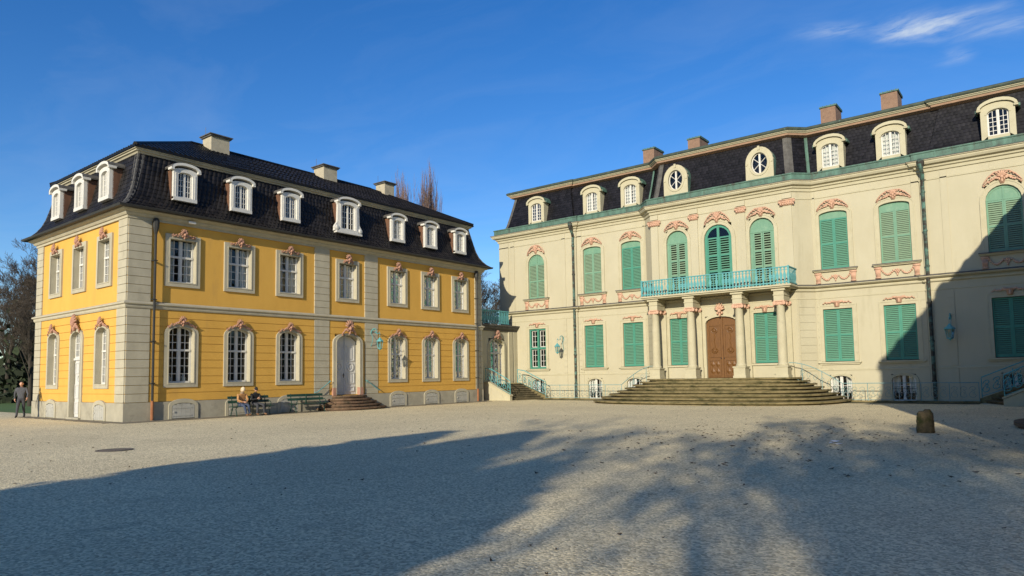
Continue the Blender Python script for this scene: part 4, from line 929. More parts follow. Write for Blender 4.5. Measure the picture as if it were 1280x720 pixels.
# ------------------------------------------------------------------ copper downpipes
for u in (-10.63,10.6):
    b=MB().tube([(u,12.05,.62),(u,11.85,.58),(u+.05,11.55,.40),(u+.02,11.25,.24),(u,11.0,.23),(u,.0,.23)],.085,8); b.lathe([(.09,11.75),(.17,12.0),(.19,12.2),(.13,12.3)],9,1,(u,0,.5))
    for z in (10.6,8.6,6.8,5.0,3.0,1.0): b.lathe([(.10,z),(.11,z+.02),(.11,z+.07),(.10,z+.09)],8,1,(u,0,.23)); b.box(u-.02,u+.02,z,z+.05,.08,.2)
    put('downpipe',b.mesh('downpipe','pipe_copper'),pal,FM)
# ------------------------------------------------------------------ linking wings and side stairs
def X(s,x): return x if s<0 else 2*XC-x
def scroll_panel(b,p0,p1,h0,h1,z0,z1,r=.012,nn=None):
    """wrought scrolls between p0 and p1 (xy), base heights z0->z1, rail heights h above"""
    p0,p1=Vector(p0),Vector(p1); L=(p1-p0).length; n=nn or max(1,round(L/.42))
    for k in range(n):
        c=(k+.5)/n; 
        for s,(yc,rad) in ((1,(.68,.15)),(-1,(.34,.19)),(1,(.5,.09))):
            pts=[]
            for i in range(11):
                t=i*.62; rr=rad*(1-i/14); du=s*rr*math.cos(t+ (0 if s>0 else 2.2)); dv=rr*math.sin(t+(0 if s>0 else 2.2))
                f=min(1,max(0,c+du/L)); p=p0.lerp(p1,f); z=z0+(z1-z0)*f; h=h0+(h1-h0)*f
                pts.append((p.x,p.y,z+h*yc+dv*min(1,h)))
            b.tube(pts,r,4,False)
def link(s):
    side='beside the yellow pavilion' if s<0 else 'across the court in the shade'
    root=thing('linking_wing',('low' if s<0 else 'shaded low')+' linking wing with roof terrace and turquoise balustrade '+side,'building',(X(s,-33.5),38,0),'linking wings between pavilion and palace')
    F=frame((X(s,-31.3),35.63,0),(0,1,0),(1,0,0)) if s<0 else frame((X(s,-31.3),40.4,0),(0,-1,0),(-1,0,0))
    L=40.4-35.63; m=lambda u: u if s<0 else L-u
    def bx(mb,u0,u1,*a): 
        a0,a1=sorted((m(u0),m(u1))); mb.box(a0,a1,*a)
    cu=2.45; b=MB(); c=m(cu); wall_sheet(b,0,L,-.02,5.0,[(c-.88,c+.88,1.05,4.35)],-.36,0); put('wall',b.mesh('wall','cream'),root,F)
    for a,d_ in ((.06,.42),(.62,.86),(L-1.0,L-.55),(L-.42,L-.02)): b=MB(); bx(b,a,d_,.02,4.85,-.02,.09); put('pilaster',b.mesh('pilaster','cream_trim'),root,F)
    M=F@T(c,0,0); f,g=casement(.80,1.12,3.80,.50,2,5,2,3.3,w=-.26); o=put('french_window',f.mesh('casement','white_paint'),root,M); put('glass',g.mesh('glass','glass'),o,M)
    put('surround',surround(.80,1.08,3.80,.50,.18,.42,-.34,.05,False).mesh('surround','cream_trim'),o,M); put('ornament',rocaille(.8,.5,.2,31,.16).mesh('ornament','rose_stone',True),o,F@T(c,4.45,.06))
    x0,x1=X(s,-31.3),X(s,-36.0); xa,xb=min(x0,x1),max(x0,x1)
    put('body',MB().box(xa+(.4 if s>0 else 0),xb-(.4 if s<0 else 0),35.9,40.3,.0,4.98).mesh('body','room'),root)
    b=MB(); d=1 if s<0 else -1
    path=[(x0,35.6),(x0,40.42)] if s<0 else [(x0,40.42),(x0,35.6)]
    sweep(b,path,[(-4.5,4.86),(.06,4.86),(.08,4.98),(.20,5.03),(.26,5.12),(.26,5.18),(.34,5.22),(.34,5.30),(-4.5,5.34)],False,True); put('terrace_roof',b.mesh('terrace_roof','lead'),root)
    yend=39.75; xr=x0+d*.16*-1
    rl=MB().box(xr-.04,xr+.04,35.65,yend,6.30,6.38).box(xr-.03,xr+.03,35.65,yend,5.42,5.47); bal=put('balustrade',rl.mesh('rail','turquoise'),root)
    bm=MB(); prof=[(.035,0),(.035,.08),(.065,.2),(.075,.38),(.04,.55),(.035,.72),(.055,.83)]; bm.prism([(r,z) for r,z in prof]+[(-r,z) for r,z in reversed(prof)],-.02,.02); bm=bm.mesh('baluster','turquoise')
    for k in range(21): put('baluster',bm,bal,frame((xr,35.75+k*.195,5.47),(0,1,0),(1,0,0)))
    # stairs
    st=thing('side_stairs',('sunlit' if s<0 else 'shaded')+' flared stone side stairs with wrought turquoise railings '+('by the yellow pavilion' if s<0 else 'on the shadow side'),'stairs',(X(s,-29.6),38,0),'side stairs beside the palace')
    nst=8; H=1.10/nst
    ya,yb=36.85,39.35
    for k in range(nst):
        a=X(s,-29.25-.215*k); bb=X(s,-28.15-.25*k); t=X(s,-31.28); mb=MB(); z0,z1=H*k,H*(k+1)
        mb.poly([(a,ya,z1),(bb,yb,z1),(t,yb,z1),(t,ya,z1)]); mb.quad((a,ya,z1),(bb,yb,z1),(bb,yb,z1-.04),(a,ya,z1-.04)); e=.07*d*-1
        mb.quad((a+e,ya,z1-.04),(bb+e,yb,z1-.04),(bb+e,yb,z0),(a+e,ya,z0)); mb.quad((a+e,ya,z1-.04),(bb+e,yb,z1-.04),(bb,yb,z1-.04),(a,ya,z1-.04)); put('step',mb.mesh('step','dark_step'),st)
    # stringer with shallow arch recess
    F2=frame((0,36.85,0),(1,0,0),(0,-1,0))
    pts=[(-31.25,0),(-29.0,0),(-29.0,.30),(-30.95,1.22),(-31.25,1.22)]; pts=[(X(s,x),z) for x,z in pts]
    b=MB().prism(pts,-.02,.22); b.prism([(X(s,x),z) for x,z in ((-31.25,1.22),(-30.93,1.22),(-28.96,.30),(-28.96,.38),(-30.9,1.30),(-31.25,1.30))],-.06,.28); put('stringer',b.mesh('stringer','sand_step' if False else 'cream_trim'),st,F2)
    ar=[(X(s,-31.22+(1.75)*k/8),.02+.88*math.sqrt(max(0,1-(k/8)**2))) for k in range(9)]+[(X(s,-31.22),.02)]; put('arch_infill',MB().prism(ar,.22,.235).mesh('arch_infill','cream'),st,F2)
    b=MB().prism([(X(s,-31.25),0),(X(s,-27.95),0),(X(s,-27.95),.22),(X(s,-30.3),1.16),(X(s,-31.25),1.16)],-2.74,-2.5); put('stringer',b.mesh('stringer','moss_stone'),st,F2)
    for y,xt,xl,zt,zl in ((36.72,-31.2,-29.05,1.28,.36),(39.42,-30.5,-28.05,1.16,.24)):
        r=MB(); P=[(X(s,xt),y,zt+.95),(X(s,xt+(xl-xt)*.25),y,zt+.86),(X(s,xl),y,zl+.98)]; r.tube(P,.03,6)
        r.tube([(X(s,xt),y,zt+.1),(X(s,xl),y,zl+.1)],.016,5)
        for f in (0,.5,1): x=X(s,xt+(xl-xt)*f); z=zt+(zl-zt)*f; r.tube([(x,y,z-.06),(x,y,z+.94)],.022,5)
        scroll_panel(r,(X(s,xt),y),(X(s,xl),y),.9,.9,zt+.05,zl+.05,.019,6); put('railing',r.mesh('railing','turquoise'),st)
for s in (-1,1): link(s)
# ------------------------------------------------------------------ railing along the sunk area, kerbs
def area_rail(s):
    root=thing('area_railing','low scrolled iron railing between portal steps and '+('lamp-lit downpipe side stairs in the sun' if False else ('sunlit side stairs' if s<0 else 'shaded side stairs')),'railing',(X(s,-25),39.2,0),'area railings before the cellar windows')
    y=39.3; a,bb=X(s,-27.95),X(s,-22.0); L=bb-a; n=5
    put('top_rail',MB().tube([(a,y,.98),(bb,y,.98)],.022,6).mesh('rail','rail_paint'),root); put('bottom_rail',MB().tube([(a,y,.14),(bb,y,.14)],.014,5).mesh('rail','rail_paint'),root)
    for k in range(n):
        x=a+L*k/n; put('post',MB().tube([(x,y,.0),(x,y,1.0)],.018,5).mesh('post','rail_paint'),root)
        b=MB(); scroll_panel(b,(x+L/n*.04,y),(x+L/n*.96,y),.86,.86,.1,.1,.0095); put('scrollwork',b.mesh('scrollwork','rail_paint'),root)
    # sweeping piece up to the column pedestal
    pts=[]; 
    for k in range(9): f=k/8; pts.append((X(s,-22.0+2.55*f),39.3-.35*f,.98+1.15*math.sin(f*math.pi/2)))
    lo=[(X(s,-22.0+2.55*f),39.3-.35*f,.14+1.25*f) for f in [k/8 for k in range(9)]]
    put('sweeping_rail',MB().tube(pts,.022,6).tube(lo,.014,5).mesh('rail','rail_paint'),root)
    b=MB(); 
    for k in (0,3,6): b.tube([lo[k],pts[k]],.018,5)
    for k in range(7):
        A,B=Vector(lo[k]),Vector(pts[k]); c=A.lerp(B,.5); b.tube([(c.x+.13*math.cos(t*.7)*(1-t/16),c.y,c.z+.2*math.sin(t*.7)*(1-t/16)) for t in range(10)],.0095,4,False)
    put('scrollwork',b.mesh('scrollwork','rail_paint'),root)
    # mossy verge and kerb in front
    x0,x1=sorted((X(s,-28.0),X(s,-21.6)))
    b=MB(); n=10
    sheet('verge',ragged(x0,39.42,x1,39.42,1.35,0,-1,.1),.014,'verge')
    for k in range(n): 
        xa=x0+(x1-x0)*k/n; k_=tag(put('kerb_stone',box_mesh('kerb_stone','moss_stone',0,(x1-x0)/n-.012,-.11,.11,-.02,.095+rng.uniform(-.008,.008)),None,T(xa,39.30)),'mossy kerb stone under the '+('sunlit' if s<0 else 'shaded')+' iron area railing','kerb','kerb stones under the '+('left' if s<0 else 'right')+' railing')
for s in (-1,1): area_rail(s)
# ------------------------------------------------------------------ wall lanterns
def lantern(name,label,F,u,v,reach,mt,drop=.55,size=1.0,group=None):
    M=F@T(u,v,0); root=put(name,None,None,M); root.empty_display_size=.2; tag(root,label,'lantern',group)
    b=MB().box(-.04,.04,-.75,.25,0,.03); S=[(0,.1,.02),(0,.32,.10),(0,.42,.30),(0,.36,.48),(0,.22,.50),(0,.17,.42),(0,.22,.36)]
    b.tube(S,[.03,.028,.026,.024,.022,.018,.012],6); b.tube([(0,.18,.46),(0,.10,reach*.75),(0,.16,reach),(0,.22,reach-.06)],[.022,.02,.02,.014],6); b.tube([(0,-.6,.03),(0,-.35,.16),(0,-.1,.2),(0,.1,.1)],.016,5)
    b.tube([(0,.28,.12),(0,.36,.22),(0,.30,.3)],.014,5)
    put('bracket',b.mesh('bracket',mt),root,M)
    z=reach; top=.12; c=MB(); k=size
    c.tube([(0,.15,z),(0,-.02-drop*.1,z)],.012,5); y=-.05-drop*.1
    c.lathe([(.03,y),(.05,y-.04),(.12*k,y-.12*k),(.21*k,y-.20*k),(.22*k,y-.24*k),(.18*k,y-.25*k)],6,1,(0,0,z)); put('hood',c.mesh('hood',mt),root,M)
    g=MB().lathe([(.175*k,y-.25*k),(.115*k,y-.60*k)],6,1,(0,0,z)); put('glass',g.mesh('glass','glass'),root,M)
    f=MB()
    for q in range(6):
        th=2*math.pi*q/6; f.tube([(.178*k*math.cos(th),y-.25*k,z+.178*k*math.sin(th)),(.118*k*math.cos(th),y-.60*k,z+.118*k*math.sin(th))],.012,4)
    f.lathe([(.125*k,y-.60*k),(.13*k,y-.64*k),(.05,y-.67*k),(.03,y-.72*k)],6,1,(0,0,z)); f.lathe([(.03,y-.58*k),(.045,y-.48*k),(.02,y-.36*k)],6,1,(0,0,z)); put('cage',f.mesh('cage',mt),root,M)
lantern('wall_lantern','turquoise wrought-iron bracket lantern on the yellow pavilion wall',FL,26.3-Y0-.35,4.05,.80,'turquoise')
FE=FM@T(0,0,.1)
lantern('wall_lantern','pale blue bracket lantern between green glazed window and copper downpipe',FE,-11.62,3.98,.85,'turquoise',size=1.05)
lantern('wall_lantern','dark green bracket lantern on the shaded palace wall',FE,11.45,3.95,.85,'turquoise',size=1.15)
# ------------------------------------------------------------------ security camera, benches, bollard, manhole, litter
b=MB().box(-.05,.05,-.04,.04,-.02,.06); b.tube([(0,0,.05),(0,0,.14)],.02,5); b.box(-.14,.16,-.05,.05,.10,.20); b.tube([(.16,0,.15),(.20,0,.15)],.035,8)
tag(put('security_camera',b.mesh('security_camera','white_paint'),None,FL@T(2.55,8.78,.20)),'small white security camera under the yellow pavilion cornice','camera')
for k,u in enumerate((1.98,2.66)):
    b=MB().box(-.10,.10,1.62,1.66,-.10,.10); b.lathe([(.10,1.82),(.03,1.94),(.02,1.99)],4,1); g_=MB().box(-.075,.075,1.66,1.83,-.075,.075)
    M_=FL@T(u,.02,-.42); o=put('candle_lantern',None,None,M_@T(0,1.62,0)); o.empty_display_size=.1; tag(o,('larger' if k==0 else 'smaller')+' pale green candle lantern inside the window beside the downpipe','lantern'); W[o]=M_@T(0,1.62,0); put('case',b.mesh('case','paper'),o,M_@Matrix.Scale(1.25-.3*k,4,(1,0,0))); put('glass',g_.mesh('glass','lamp_glass'),o,M_@Matrix.Scale(1.25-.3*k,4,(1,0,0)))
def bench(loc,label):
    root=put('park_bench',None,None,T(*loc)@Matrix.Rotation(math.pi/2,4,'Z')); root.empty_display_size=.3; tag(root,label,'bench','benches along the yellow wall'); M=W[root]
    Lh=1.05      # local x along bench, -y is forward
    for k in range(4): put('seat_slat',box_mesh('slat','bench_green',-Lh,Lh,-.36+.115*k,-.26+.115*k,.425,.455),root,M)
    for z in (.60,.80): put('back_slat',MB().prism([(0,0),(.03,0),(.06,.12),(.03,.12)],-Lh,Lh).mesh('slat','bench_green'),root,M@Matrix(((0,0,1,0),(1,0,0,.10+(z-.6)*.25),(0,1,0,z),(0,0,0,1))))
    for x in (-.85,.85):
        b=MB().tube([(x,-.30,.0),(x,-.27,.15),(x,-.20,.34),(x,-.34,.42),(x,.05,.42),(x,.13,.6),(x,.19,.94)],.021,6); b.tube([(x,.24,0),(x,.15,.2),(x,.05,.42)],.021,6); b.tube([(x,-.33,.43),(x,-.38,.58),(x,-.30,.66),(x,.14,.66)],.018,6); put('leg',b.mesh('leg','bench_green'),root,M)
    b=MB().box(-.03,.03,.08,.11,.4,.92); put('back_stay',b.mesh('stay','bench_green'),root,M)
    return root
BX=X1+.62
bench((BX,18.15,.008),'dark green slatted park bench on which a couple sits')
bench((BX,21.3,.008),'empty dark green slatted park bench beside the door steps')
def stone(name,label):
    bm=bmesh.new(); bmesh.ops.create_cube(bm,size=1); bmesh.ops.subdivide_edges(bm,edges=bm.edges,cuts=5,use_grid_fill=True); qq=random.Random(8)
    for v in bm.verts:
        z=v.co.z+.5; r=max(abs(v.co.x),abs(v.co.y)); l=math.hypot(v.co.x,v.co.y)
        f=(r/l if l>0 else 1)*.35+.65; tp=.24-.035*z; tp*=1 if z<.8 else 1-.25*((z-.8)/.2)**2
        v.co.x*=f*tp*2*.85; v.co.y*=f*tp*2*.8; v.co.z=z*.62-.02-(.05 if (v.co.x<0 and z>.9) else 0)
        n=.014; v.co+=Vector((qq.uniform(-n,n),qq.uniform(-n,n),qq.uniform(-n,n)*.6))
    me=bpy.data.meshes.new(name); bm.to_mesh(me); bm.free(); me.materials.append(mat('bollard_stone',(.12,.088,.045),.95,(.075,.058,.03),9,bump=.8,bscale=30,c3=(.032,.036,.008),c3t=(.46,.6),c3s=5)); me.polygons.foreach_set('use_smooth',[True]*len(me.polygons))
    return tag(put(name,me,None,T(-2.79,20.95)),label,'bollard')
stone('stone_bollard','weathered mossy stone bollard standing alone on the gravel court')
b=MB().lathe([(.42,0),(.42,.012),(.36,.014),(.355,.006),(.33,.006),(.325,.014)],28); 
for k in range(-3,4): b.box(-.26,.26,k*.08-.012,k*.08+.012,.013,.019)
tag(put('manhole_cover',b.mesh('manhole_cover','iron'),None,T(-18.26,7.43,.003)),'round rusty manhole cover set in the gravel','manhole')
pp=MB(); qq=random.Random(2)
for k in range(4): c=Vector((qq.uniform(-.06,.06),qq.uniform(-.06,.06),.01+.02*k)); a=qq.uniform(0,3); pp.quad(tuple(c+Vector((.11*math.cos(a),.09*math.sin(a),.02))),tuple(c+Vector((-.08*math.sin(a),.1*math.cos(a),.0))),tuple(c+Vector((-.12*math.cos(a),-.08*math.sin(a),.03))),tuple(c+Vector((.08*math.sin(a),-.1*math.cos(a),-.005))))
tag(put('paper_scrap',pp.mesh('paper_scrap','paper'),None,T(-4.01,16.7,.004)),'crumpled white paper scrap lying on the gravel','paper')
lf=MB(); lf.r=[]
def leaf(x,y,s):
    a=qq.uniform(0,6.28); t=qq.uniform(0,.03); c,sn=math.cos(a)*s,math.sin(a)*s
    lf.poly([(x+c,y+sn,.008+t),(x-sn*.5,y+c*.5,.006),(x-c,y-sn,.010+t*.4),(x+sn*.5,y-c*.5,.014)]); lf.r.append(qq.random())
for k in range(420):
    f=qq.random(); x=qq.gauss(-5.5,2.6); y=qq.gauss(17.5,3.5)
    leaf(x,y,qq.uniform(.025,.07))
for k in range(700): leaf(qq.uniform(-30,1),qq.uniform(4,37),qq.uniform(.012,.045))
o=put('fallen_leaves',lf.mesh('fallen_leaves','leaf_litter')); o['kind']='stuff'; tag(o,'scattered brown leaves and grit on the gravel','leaves')
# ------------------------------------------------------------------ trees
def bare_tree(seed,H,spread=1.0,levels=5,upright=0.0,trunk_r=.35,fork=.28,n0=7,twig_r=.012,dens=1.0,twmin=.5):
    q=random.Random(seed); wood=MB(); tw=MB()
    def grow(p,d,L,r,lev):
        n=4 if lev<2 else (3 if lev<4 else 2); pts=[p]; rs=[r]; c=p.copy(); dd=d.copy()
        for k in range(n):
            dd=(dd+Vector((q.uniform(-1,1),q.uniform(-1,1),q.uniform(-.5,.7)))*(.13 if lev else .04)+Vector((0,0,upright*.25+(.05 if lev>2 else 0)))).normalized()
            c=c+dd*(L/n); pts.append(c.copy()); rs.append(r*(1-(k+1)/n*(.45 if lev==0 else .62)))
        (wood if lev<3 else tw).tube(pts,rs,7 if lev==0 else (5 if lev<3 else 3),False)
        if lev>=levels: return
        m=(n0+2 if lev==0 else int(q.uniform(4,7)*dens) if lev<levels-1 else int(q.uniform(5,8)*dens))
        for k in range(m):
            f=(fork+(1-fork)*(k+.6)/m) if lev==0 else .22+.78*(k+q.random()*.8)/m
            i=min(n-1,int(f*n)); g=f*n-i; a=pts[i].lerp(pts[i+1],min(1,g)); ax=(pts[i+1]-pts[i]).normalized()
            o=ax.orthogonal().normalized(); o.rotate(Matrix.Rotation(q.uniform(0,6.283) if lev else k*2.4+q.uniform(-.4,.4),3,ax))
            an=q.uniform(.55,1.0)*spread*(1-.35*f if lev==0 else 1); nd=(ax*math.cos(an)+o*math.sin(an)); nd=(nd+Vector((0,0,.18+upright))).normalized()
            ln=L*(q.uniform(.42,.62) if lev else q.uniform(.38,.52)*(1.15-.35*f)); rr=max(twig_r,rs[i]*q.uniform(.36,.52)*(1-.3*f))
            grow(a,nd,max(ln,.3),rr,lev+1)
    grow(Vector((0,0,-.1)),Vector((0,0,1)),H*.72,trunk_r,0)
    return wood,tw
def tree(name,label,loc,protos,rz=0,sc_=1.0,group=None):
    root=put(name,None,None,T(*loc)@Matrix.Rotation(rz,4,'Z')@Matrix.Scale(sc_,4)); root.empty_display_size=.5; tag(root,label,'tree',group)
    put('trunk',protos[0],root,W[root]); put('crown',protos[1],root,W[root])
    return root
def proto(args,tm='twig'): a,b=bare_tree(**args); return a.mesh('trunk','bark',True),b.mesh('crown',tm)
broad=proto(dict(seed=4,H=15,levels=5,trunk_r=.38,dens=1.0,twig_r=.014))
broad2=proto(dict(seed=9,H=13,levels=5,trunk_r=.30,dens=.95,twig_r=.013,spread=.9))
pop=[proto(dict(seed=21+k,H=21-k*2,levels=4,upright=.9,spread=.45,trunk_r=.30,fork=.12,n0=20,dens=1.15,twig_r=.010),'poplar_twig') for k in range(2)]
for k,(y,z,sc_,rz) in enumerate(((48.6,0,.93,0),(50.7,0,1.04,1.3),(52.0,0,.99,2),(53.4,0,.83,3),(47.5,0,.90,4))):
    tree('poplar',('tall' if k<3 else 'shorter')+' bare reddish poplar rising behind the yellow pavilion roof',(-51.5-.2*k,y,z),pop[k%2],rz,sc_,'bare poplars behind the pavilion')
for k,(x,y,sc_,rz) in enumerate(((-52.5,60,.92,.5),(-49.5,61.5,.95,2.1),(-46.8,63,.85,4),(-56,66,1.0,3))):
    tree('bare_tree','distant bare tree seen between yellow pavilion and palace',(x,y,0),broad2 if k%2 else broad,rz,sc_,'bare trees behind the linking wing')
L_=(( -66,22.2,.86,0,broad),(-82,34,1.05,1.2,broad2),(-75,21.2,.8,2.5,broad2),(-92,27,1.05,3.7,broad),(-88,40,1.1,5,broad),(-100,33,1.15,2,broad2),(-112,45,1.2,1,broad),(-60.5,18.6,.62,4.4,broad2),(-70,24.5,.85,.7,broad),(-78,25.5,.9,5.5,broad),(-97,27.5,1.0,2.2,broad2))
for k,(x,y,sc_,rz,p) in enumerate(L_):
    tree('bare_tree','large bare spreading tree on the lawn past the yellow pavilion corner' if k==0 else 'bare park tree standing behind the lawn past the pavilion',(x,y,0),p,rz,sc_,None if k==0 else 'bare park trees past the pavilion')
# dark evergreen belt behind the park lawn
hb=MB(); hb.r=[]; q=random.Random(12)
for k in range(14000):
    f=q.random()**1.3; x=-72-90*f; y=23.5+q.uniform(-3,5)+f*32; z=abs(q.gauss(0,3.3))*(1+.5*f); s=q.uniform(.18,.5); y+=q.uniform(-2,2)
    a=Vector((q.uniform(-1,1),q.uniform(-1,1),q.uniform(-1,1)))*s; c_=Vector((q.uniform(-1,1),q.uniform(-1,1),q.uniform(-1,1)))*s; p=Vector((x,y,z)); hb.quad(tuple(p+a),tuple(p+c_),tuple(p-a),tuple(p-c_)); hb.r.append(q.random())
o=put('hedge',hb.mesh('hedge','hedge')); o['kind']='stuff'; tag(o,'dark evergreen undergrowth behind the park lawn','hedge')
fw_=MB(); fw_.r=[]
for k in range(16000):
    f=q.random(); x=-420+480*f; y=190+60*math.sin(f*3)+q.uniform(-12,12); z=abs(q.gauss(0,1))*8.5*(.8+.35*math.sin(f*37)+.2*math.sin(f*91)); s=q.uniform(.7,1.7)
    if f<.42: y=40+f*360+q.uniform(-8,8); x=-330+f*180
    p=Vector((x,y,z)); a=Vector((q.uniform(-1,1),q.uniform(-1,1),q.uniform(-1,1)))*s; c_=Vector((q.uniform(-1,1),q.uniform(-1,1),q.uniform(-1,1)))*s; fw_.quad(tuple(p+a),tuple(p+c_),tuple(p-a),tuple(p-c_)); fw_.r.append(q.random())
o=put('far_wood',fw_.mesh('far_wood','far_wood')); o['kind']='stuff'; tag(o,'far brown winter wood closing the park horizon','wood')
# trees of the avenue behind the photographer: they throw the shade on the gravel
def evergreen(seed,H,Rr):
    q=random.Random(seed); t=MB().tube([(0,0,-.1),(0,0,H*.5),(0,0,H*.95)],[.32,.22,.04],7); b=MB(); b.r=[]
    for k in range(60):
        z=H*q.uniform(.08,.95); th=q.uniform(0,6.28); l=Rr*(1-z/H)**.6; t.tube([(0,0,z),(math.cos(th)*l*.8,math.sin(th)*l*.8,z+.3)],[.05,.015],4,False)
    for k in range(9000):
        z=H*(.04+.96*q.random()); l=Rr*(1-z/H)**.6*math.sqrt(q.uniform(.1,1.0))*q.choice((1,1,1,1.12,1.3)); th=q.uniform(0,6.28); s=q.uniform(.12,.32)
        p=Vector((math.cos(th)*l,math.sin(th)*l,z)); a=Vector((q.uniform(-1,1),q.uniform(-1,1),q.uniform(-1,1)))*s; c_=Vector((q.uniform(-1,1),q.uniform(-1,1),q.uniform(-1,1)))*s
        b.quad(tuple(p+a),tuple(p+c_),tuple(p-a),tuple(p-c_)); b.r.append(q.random())
    return t.mesh('trunk','bark'),b.mesh('crown','needles')
eg=evergreen(3,11,3.2)
for k,(x,y,sc_) in enumerate(((-5.4,-15.0,1.0),(-1.9,-17.5,1.12),(1.4,-19.5,1.0))):
    tree('yew_tree','dense dark evergreen tree in the avenue behind the court',(x,y,0),eg,k*2.,sc_,'evergreen trees of the avenue')
for k,(x,y,sc_,rz,p) in enumerate(((6.2,-13.5,.92,.3,broad),(10.0,-18,1.05,1.7,broad2),(13.0,-13,.95,2.9,broad),(16.5,-17,1.1,4.2,broad2),(3.5,-24,1.05,5.1,broad),(8.2,-16.5,.9,5.9,broad2),(11.8,-23,1.1,.9,broad),(15,-20,1.0,3.3,broad2))):
    tree('avenue_tree','bare avenue tree behind the court throwing streaked shade',(x-1.3,y,0),p,rz,sc_,'bare avenue trees behind the court')
# ------------------------------------------------------------------ people
def skin_mesh(verts,edges,radii,root=0,sub=2):
    me=bpy.data.meshes.new('sk'); me.from_pydata([tuple(v) for v in verts],edges,[]); o=bpy.data.objects.new('sk',me); col.objects.link(o)
    md=o.modifiers.new('s','SKIN'); md.use_smooth_shade=True
    if not me.skin_vertices: 
        bm=bmesh.new(); bm.from_mesh(me); bm.verts.layers.skin.verify(); bm.to_mesh(me); bm.free()
    for i,r in enumerate(radii):
        rr=r if isinstance(r,tuple) else (r,r); me.skin_vertices[0].data[i].radius=rr; me.skin_vertices[0].data[i].use_root=(i==root)
    sd=o.modifiers.new('u','SUBSURF'); sd.levels=sub; sd.render_levels=sub
    dg=bpy.context.evaluated_depsgraph_get(); dg.update(); ev=o.evaluated_get(dg); m=bpy.data.meshes.new_from_object(ev); vs=[tuple(v.co) for v in m.vertices]; fs=[tuple(p.vertices) for p in m.polygons]
    bpy.data.objects.remove(o); bpy.data.meshes.remove(me); bpy.data.meshes.remove(m); return vs,fs
def person(loc,rz,label,J,mats,hair,extras=()):
    """J: joint positions in local space (x right, -y forward); one continuous body mesh, material by nearest bone"""
    root=put('person',None,None,T(*loc)@Matrix.Rotation(rz,4,'Z')); root.empty_display_size=.3; tag(root,label,'person'); M=W[root]
    names=['pelvis','waist','chest','neck','head0','head1']; V=[];Rd=[];E=[];idx={}
    def add(n,p,r,par=None):
        idx[n]=len(V); V.append(Vector(p)); Rd.append(r)
        if par: E.append((idx[par],idx[n]))
    add('pelvis',J['pelvis'],(.155,.13)); add('waist',J['waist'],(.145,.115),'pelvis'); add('chest',J['chest'],(.175,.125),'waist'); add('nb',J['nb'],(.085,.08),'chest'); add('neck',J['neck'],.052,'nb')
    for s in 'lr':
        add('sh'+s,J['sh'+s],.075,'chest'); add('el'+s,J['el'+s],.052,'sh'+s); add('wr'+s,J['wr'+s],.036,'el'+s)
        add('hip'+s,J['hip'+s],.10,'pelvis'); add('kn'+s,J['kn'+s],.068,'hip'+s); add('an'+s,J['an'+s],.048,'kn'+s); add('toe'+s,J['toe'+s],.045,'an'+s)
    vs,fs=skin_mesh(V,E,Rd)
    bones=[('pelvis','waist','top'),('waist','chest','top'),('chest','nb','top'),('nb','neck','skin')]
    for s in 'lr': bones+=[('chest','sh'+s,'top'),('sh'+s,'el'+s,'top'),('el'+s,'wr'+s,'top'),('pelvis','hip'+s,'leg'),('hip'+s,'kn'+s,'leg'),('kn'+s,'an'+s,'leg'),('an'+s,'toe'+s,'shoe')]
    mi={'top':0,'leg':1,'skin':2,'shoe':3}
    def near(p):
        best=None
        for a,b,t in bones:
            A,B=V[idx[a]],V[idx[b]]; d=B-A; f=max(0,min(1,(p-A).dot(d)/d.length_squared)); l=(p-(A+d*f)).length
            if best is None or l<best[0]: best=(l,t)
        if best[1]=='skin' and p.z<V[idx['nb']].z+.05: return 0
        return mi[best[1]]
    fm=[near(sum((Vector(vs[i]) for i in f),Vector())/len(f)) for f in fs]
    def addmesh(v2,f2,m_):
        n=len(vs); vs.extend(v2); fs.extend([tuple(i+n for i in f) for f in f2]); fm.extend([m_]*len(f2))
    # head: skull, jaw, nose, ears, brow
    hc,fd=Vector(J['head']),Vector(J['face']).normalized(); sd=fd.cross(Vector((0,0,1))).normalized(); up_=sd.cross(fd)
    n,rg=14,10; v2=[];f2=[]
    for k in range(rg+1):
        ph=math.pi*k/rg
        for qn in range(n):
            th=2*math.pi*qn/n; x,y,z=math.sin(ph)*math.cos(th),math.sin(ph)*math.sin(th),math.cos(ph)
            jaw=1-.28*max(0,-z)**1.3*(1.0 if y<.2 else .8); fwd=.098*y*(1.0 if y<0 else (1-.12*max(0,-z)))
            pnt=hc+sd*(.077*x*jaw)+fd*(fwd+.012*max(0,-z)*(1 if y>0 else 0))+up_*(.118*z)
            if y>.85 and -.35<z<.12: pnt+=fd*.022*(1-abs(x)*2.2 if abs(x)<.45 else 0)
            if y>.6 and .05<z<.35 and .2<abs(x)<.6: pnt-=fd*.007
            v2.append(tuple(pnt))
    for k in range(rg):
        for qn in range(n): q2=(qn+1)%n; f2.append((k*n+qn,k*n+q2,(k+1)*n+q2,(k+1)*n+qn))
    addmesh(v2,f2,2)
    for s in (-1,1):
        e=MB().blob((0,0,0),.016,.03,.034,6,4); addmesh([tuple(hc+sd*(s*.078+v[0])+fd*(v[1]-.005)+up_*v[2]) for v in e.v],e.f,2)
        e=MB().blob((0,0,0),.012,.008,.008,6,4); addmesh([tuple(hc+sd*(s*.030+v[0])+fd*(v[1]+.088)+up_*(v[2]+.014)) for v in e.v],e.f,4)
    e=MB().blob((0,0,0),.014,.024,.02,6,4); addmesh([tuple(hc+sd*v[0]+fd*(v[1]+.098)+up_*(v[2]-.014)) for v in e.v],e.f,2)
